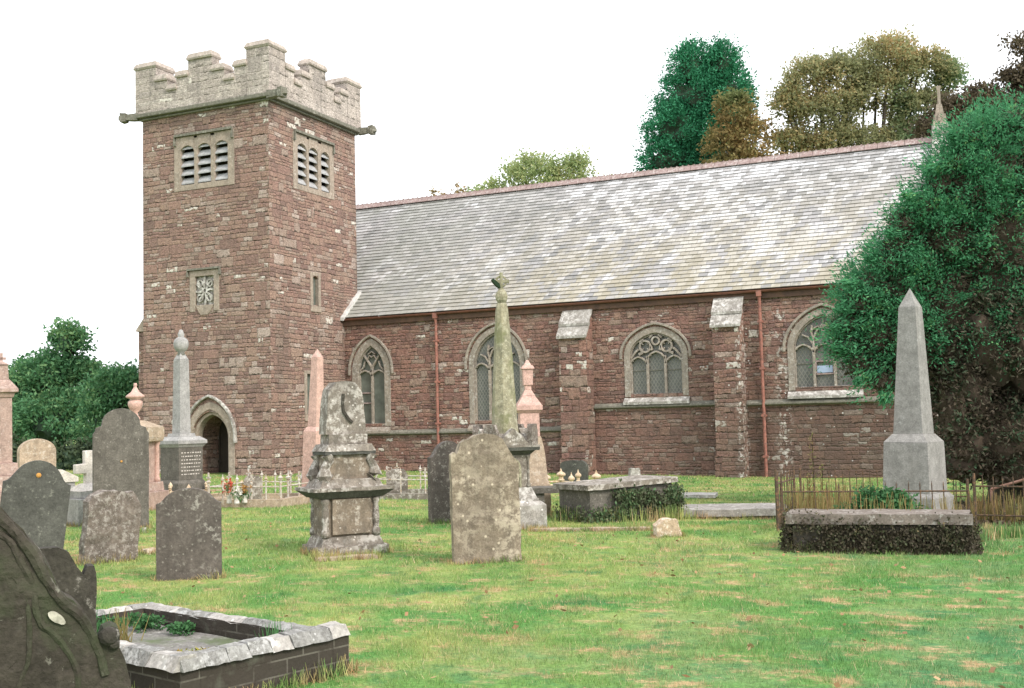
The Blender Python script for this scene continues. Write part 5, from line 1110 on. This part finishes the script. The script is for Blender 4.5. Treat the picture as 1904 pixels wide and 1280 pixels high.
def stalks(name, label, pts, n, h, seed, mat=DRY, wd=.012, tall=None):
    rng = np.random.default_rng(seed); o = Vector((*pts[0], gz(*pts[0]))); th = thing(name, label, 'weeds', o); V = []
    for _ in range(n):
        k = rng.integers(0, len(pts)-1); a, b = np.array(pts[k]), np.array(pts[k+1]); p = a+(b-a)*rng.uniform()+rng.normal(size=2)*.09
        hh = h*rng.uniform(.3, 1.1); z = gz(*p); dx = rng.normal(size=2)*.10*hh; w_ = wd*rng.uniform(.5, 1.2); an = rng.uniform(0, PI); s_ = np.array([math.cos(an), math.sin(an), 0])*w_
        base = np.array([p[0]-o.x, p[1]-o.y, z-o.z]); tip = base+np.array([dx[0], dx[1], hh])
        V.append([base-s_, base+s_, tip+s_*.3, tip-s_*.3])
    for p, hh in (tall or []):
        base = np.array([p[0]-o.x, p[1]-o.y, 0]); 
        for i in range(60): 
            zz = hh*(.25+.75*i/60); c = base+np.array([.03*math.sin(i), 0, zz]); r_ = rng.normal(size=3)*.035*(1.4-i/60); V.append([c, c+r_*.5+[0, 0, .03], c+r_+[0, 0, .05], c+r_*.5+[.01, 0, .01]])
        for i in range(4): V.append([base+[-.006, 0, 0], base+[.006, 0, 0], base+[.03+.005, 0, hh], base+[.03-.003, 0, hh]])
    quads('stalks', np.array(V), mat, th); return th
stalks('dry_weeds', 'tall dry tan stalks and grasses standing along the rusty railing corner', [P2(1470, 17.4), P2(1520, 17.2), P2(1600, 17.6), P2(1560, 18.6), P2(1480, 19.2)], 620, .62, 31, tall=[(P2(1512, 17.6), 1.42), (P2(1528, 17.5), .95), (P2(1504, 17.7), .8)])
stalks('dry_weeds', 'bleached grass stems behind the leaning railings under the yew', [P2(1800, 17.6), P2(1860, 17.2), P2(1930, 16.9)], 320, .5, 32)
stalks('rough_grass', 'dark uncut grass at the foot of the leaning railings beside the table tomb', [P2(1800, 14.6), P2(1850, 15.2), P2(1950, 15.0), P2(2050, 14.6)], 1500, .2, 33, mat=m_blade(), wd=.007)
# ivy over tombs: leaves spread on the sides
def ivy(label, loc, rz, hx, hy, z0, z1, n, seed, mat, size=.045, top=.2, keep=None, name='ivy', over=.15, gapt=-.12):
    th = thing(name, label, 'ivy', loc, rz); rng = np.random.default_rng(seed); P, D = [], []
    for _ in range(n//14):
        side = rng.choice(3, p=[.6, .2, .2]); u = rng.uniform(-1, 1); lim = mnoise.noise(Vector((u*3.1+side*5, seed, 0)))
        z = rng.uniform(z0, z1+lim*.16+(over if u < -.2 else 0)*rng.uniform()); bulge = .05+.09*max(0, mnoise.noise(Vector((u*4, z*5, seed)))+.2)
        bulge += .10*max(0, 1-(z-z0)/.12)*rng.uniform()
        if rng.uniform() < top: c = np.array([u*hx, rng.uniform(-1, -.5)*hy, z1+.01]); nrm = np.array([0, -.3, 1])
        elif side == 0: c = np.array([u*hx, -hy-bulge*rng.uniform(.2, 1), z]); nrm = np.array([0, -1, .2])
        else: sx = -1 if side == 1 else 1; c = np.array([sx*(hx+bulge*rng.uniform(.2, 1)), u*hy, z]); nrm = np.array([sx, 0, .2])
        if keep and not keep(c): continue
        if mnoise.noise(Vector(c)*3.2+Vector((seed, 0, 0))) < gapt+.25*(c[2]-z0)/(z1-z0): continue
        g = rng.normal(size=(14, 3))*.06; g -= np.outer(g@(nrm/np.linalg.norm(nrm)), nrm/np.linalg.norm(nrm))*.5; P.append(c+g+nrm*.01); D.append(rng.normal(size=(14, 3))*.6+[0, 0, -.8])
    P, D = np.concatenate(P), np.concatenate(D); sz = rng.uniform(.5, 1.7, (len(P), 1)); Q = leaf_quads(P, D, size, size*.7, rng); Q = P[:, None]+(Q-P[:, None])*sz[:, None]; quads('foliage', Q, mat, th); return th
L_IVD = leaf_mat('dark_ivy', [(0, (.05, .042, .03)), (.5, (.075, .062, .042)), (.8, (.07, .085, .045)), (1, (.24, .17, .09))], tr=.1, nsc=5)
L_IVG = leaf_mat('green_ivy', [(0, (.06, .055, .04)), (.5, (.10, .12, .065)), (.8, (.08, .16, .07)), (1, (.28, .20, .12))], tr=.15, nsc=3)
ivy('dark brown ivy and creeper matted over the sides of the low table tomb', TOMB_Z[0], TOMB_Z[1], TOMB_Z[2]-.05, .30, -.02, .30, 15000, 41, L_IVD, top=0, size=.03, over=.12, gapt=-.5)
ivy('brown green ivy spilling over the top end of the chest tomb', CHEST[0], CHEST[1], .93, .54, .0, .46, 15000, 42, L_IVG, top=.34, gapt=-.42, keep=lambda c: c[0] > -.25+.35*math.sin(c[2]*9) or c[2] < .22)
# weeds inside the kerbed grave
def kw(x, y): return KERB.matrix_world @ Vector((x, y, 0))
bpy.context.view_layer.update()
for i, (x, y, h_, n_, lab, mt) in enumerate(((-.42, .36, .12, 34, 'little cushion of yellow and orange stonecrop inside the near corner of the kerb', leaf_mat('stonecrop', [(0, (.10, .16, .03)), (.5, (.28, .26, .05)), (1, (.42, .22, .09))], tr=.1, nsc=9)),
        (-W_+.40, LY_-.30, .13, 15, 'green weeds filling the back corner of the kerbed grave', LEAF_G), (-.28, LY_-.5, .13, 18, 'low green weeds along the far inner edge of the kerb', LEAF_G), (-W_+.28, LY_*.6, .12, 10, 'green weeds beside the far coping near the blackened stone', LEAF_G), (-W_+.9, LY_-.24, .09, 9, 'small bright weed tuft at the middle of the back kerb', LEAF_G))):
    p = kw(x, y); th = thing('weed_clump', lab, 'weeds', (p.x, p.y, p.z+KH-.19)); rng = np.random.default_rng(50+i)
    bl = [(Vector((rng.uniform(-.12, .12), rng.uniform(-.09, .09), h_*.35)), (.10, .09, h_*.55)) for _ in range(3)]
    quads('leaves', crown(bl, n_*4, 12, .05, .032, .02, rng), mt, th)
for i, (x, y) in enumerate(((-W_+.75, LY_*.45), (-.3, LY_*.72), (-W_+.5, .5))):
    p = kw(x, y); rng = np.random.default_rng(70+i); th = thing('grass_tuft', ('tall grass tuft against the left inner kerb of the brick grave', 'wispy grass tuft by the right inner kerb of the brick grave', 'thin grass tuft near the front left coping of the brick grave')[i], 'grass tuft', (p.x, p.y, p.z+KH-.19)); V = []
    for _ in range(70):
        b0 = np.array([*rng.normal(size=2)*.05, 0]); tip = b0+np.array([*rng.normal(size=2)*.05, rng.uniform(.08, .26)]); s_ = np.array([.004, .002, 0]); V.append([b0-s_, b0+s_, tip+s_*.2, tip-s_*.2])
    quads('blades', np.array(V), LEAF_G if i else DRY, th)

# ================================================================== grass blades
def grass():
    rng = np.random.default_rng(99); V = []
    bands = [(5.2, 9, 4600, .036, .0042), (9, 13, 3000, .036, .0058), (13, 19, 1300, .042, .009), (19, 28, 480, .05, .015), (28, 44, 130, .06, .03)]
    c0 = np.array([EYE.x, EYE.y]); f2 = np.array([fw.x, fw.y]); f2 /= np.linalg.norm(f2); r2 = np.array([f2[1], -f2[0]])
    for d0, d1, dens, hh, ww in bands:
        area = .74*2*(d1*d1-d0*d0)/2; n = int(area*dens); d = np.sqrt(rng.uniform(d0*d0, d1*d1, n)); s = rng.uniform(-.74, .74, n)*d
        p = c0+np.outer(d, f2)+np.outer(s, r2)
        if d0 >= 28: k = ~((p[:, 1] > 4.4) & (p[:, 0] > -6)); p = p[k]
        k = ~((p[:, 0] > -5.7) & (p[:, 0] < .1) & (p[:, 1] > -.05) & (p[:, 1] < 6)); p = p[k]
        # leave the inside of the kerbed grave clear
        mw = KERB.matrix_world.inverted(); q = np.array([(mw @ Vector((a, b, 0)))[:2] for a, b in p]) if d0 < 13 else None
        if q is not None: k = ~((q[:, 0] > -W_) & (q[:, 0] < 0) & (q[:, 1] > 0) & (q[:, 1] < LY_)); p = p[k]
        n = len(p); 
        gx = np.array([mnoise.noise(Vector((a*.9, b*.9, 7))) for a, b in p]); g3 = np.array([mnoise.noise(Vector((a*5, b*5, 2))) for a, b in p]) if d0 < 19 else 0; h = hh*rng.uniform(.4, 1.3, n)*(1+.6*gx+.9*g3)
        z = np.array([gz(a, b) for a, b in p]); an = rng.uniform(0, 2*PI, n); le = rng.normal(size=(n, 2))*h[:, None]*.38
        w_ = ww*rng.uniform(.6, 1.2, n); sx, sy = np.cos(an)*w_/2, np.sin(an)*w_/2
        B = np.stack([p[:, 0], p[:, 1], z-.01], 1); S = np.stack([sx, sy, np.zeros(n)], 1); T = B+np.stack([le[:, 0], le[:, 1], h], 1)
        V.append(np.stack([B-S, B+S, T+S*.15, T-S*.15], 1))
    o = quads('grass', np.concatenate(V), m_blade()); setp(o, 'short green lawn grass with drying tan tufts', 'grass', kind='stuff')
grass()

def litter():  # brown leaves added to darken the ground below the yews
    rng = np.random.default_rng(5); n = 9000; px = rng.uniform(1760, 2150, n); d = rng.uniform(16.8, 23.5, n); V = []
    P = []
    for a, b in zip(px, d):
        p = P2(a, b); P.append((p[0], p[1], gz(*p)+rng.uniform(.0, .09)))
    o = quads('darkening_litter', leaf_quads(np.array(P), rng.normal(size=(n, 3))*[1, 1, .7], .09, .05, rng), leaf_mat('brown_litter', [(0, (.06, .045, .03)), (.6, (.10, .075, .05)), (.85, (.07, .10, .045)), (1, (.24, .17, .09))], tr=.05, nsc=3))
    setp(o, 'brown needle litter and ground growth added to darken the earth beneath the yews', 'leaf litter', kind='stuff')
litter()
def fringe():
    """longer unmown grass where the mower cannot reach, round the feet of the stones"""
    rng = np.random.default_rng(8); V = []
    for o in list(COL.objects):
        if o.parent or o.type != 'EMPTY' or o.get('category') not in ('headstone', 'tomb', 'monument', 'obelisk', 'grave', 'grave slab', 'cross', 'stone', 'kerb'): continue
        if (o.location-EYE).length > 26 or o.location.z > .4: continue
        x0 = y0 = 1e9; x1 = y1 = -1e9
        for c in o.children:
            if c.type != 'MESH': continue
            for v in c.data.vertices:
                if v.co.z+c.location.z < .25: q = v.co+c.location; x0, x1, y0, y1 = min(x0, q.x), max(x1, q.x), min(y0, q.y), max(y1, q.y)
        if x1 < x0 or x1-x0 > 6: continue
        L_ = 2*(x1-x0+y1-y0); n = int(L_*330)
        for _ in range(n):
            r_ = rng.uniform(0, L_); 
            if r_ < x1-x0: q = (x0+r_, y0)
            elif r_ < 2*(x1-x0): q = (x0+r_-(x1-x0), y1)
            elif r_ < 2*(x1-x0)+(y1-y0): q = (x0, y0+r_-2*(x1-x0))
            else: q = (x1, y0+r_-2*(x1-x0)-(y1-y0))
            p = o.matrix_world @ Vector((q[0]+rng.normal()*.03, q[1]+rng.normal()*.03, 0)); z = gz(p.x, p.y)
            h = .10*rng.uniform(.3, 1.2)*(1+mnoise.noise(Vector((p.x*2, p.y*2, 1)))*.9); an = rng.uniform(0, PI); s_ = np.array([math.cos(an), math.sin(an), 0])*.0045
            b = np.array([p.x, p.y, z-.01]); tp = b+np.array([rng.normal()*.03, rng.normal()*.03, h]); V.append([b-s_, b+s_, tp+s_*.2, tp-s_*.2])
    t = NT('fringe_blade', .7, .15); c = grass_colour(t, t.P); r = t.geo.outputs['Random Per Island']
    c = t.mix(t.mr(t.noise(t.P, 2.5, 3), .42, .58), c, (.42, .29, .16)); c = t.mix(1, c, t.ramp(r, [(0, (.6, .65, .6)), (1, (1.3, 1.25, 1.2))]), 'MULTIPLY')
    o = quads('long_grass', np.array(V), t.done(c)); setp(o, 'longer unmown grass and dead stems round the feet of the stones', 'grass', kind='stuff')
stalks('dry_weeds', 'sparse dry stems hanging over the back edge of the table tomb slab', [tuple((TOMB_Z[0]+Vector((math.cos(TOMB_Z[1])*k, math.sin(TOMB_Z[1])*k, 0))+Vector((-math.sin(TOMB_Z[1]), math.cos(TOMB_Z[1]), 0))*.42)[:2]) for k in (-1., -.5, 0, .5, 1.)], 500, .62, 35)
bpy.context.view_layer.update(); fringe()

def scatter():
    rng = np.random.default_rng(15); n = 420; d = rng.uniform(6.5, 22, n); u = rng.uniform(-.5, .5, n); P = []
    for a, b in zip(d, u):
        p = EYE+fw*a+rt*(a*b); P.append((p.x, p.y, gz(p.x, p.y)+.03))
    D = rng.normal(size=(n, 3))*[1, 1, .15]; V = leaf_quads(np.array(P), D, .055, .035, rng)
    o = quads('fallen_leaves', V, leaf_mat('fallen_leaf', [(0, (.22, .12, .06)), (.6, (.36, .22, .12)), (1, (.46, .34, .18))], tr=0)); setp(o, 'brown fallen leaves scattered over the lawn', 'fallen leaves', kind='stuff')
scatter()
c_p = CHEST[0]; stalks('rough_grass', 'long grass and weeds pushing up round the ivy covered chest tomb', [(c_p.x-.9, c_p.y-.75), (c_p.x+.1, c_p.y-.75), (c_p.x+.9, c_p.y-.1), (c_p.x+1.1, c_p.y+.5)], 700, .26, 36, mat=m_blade(), wd=.007)
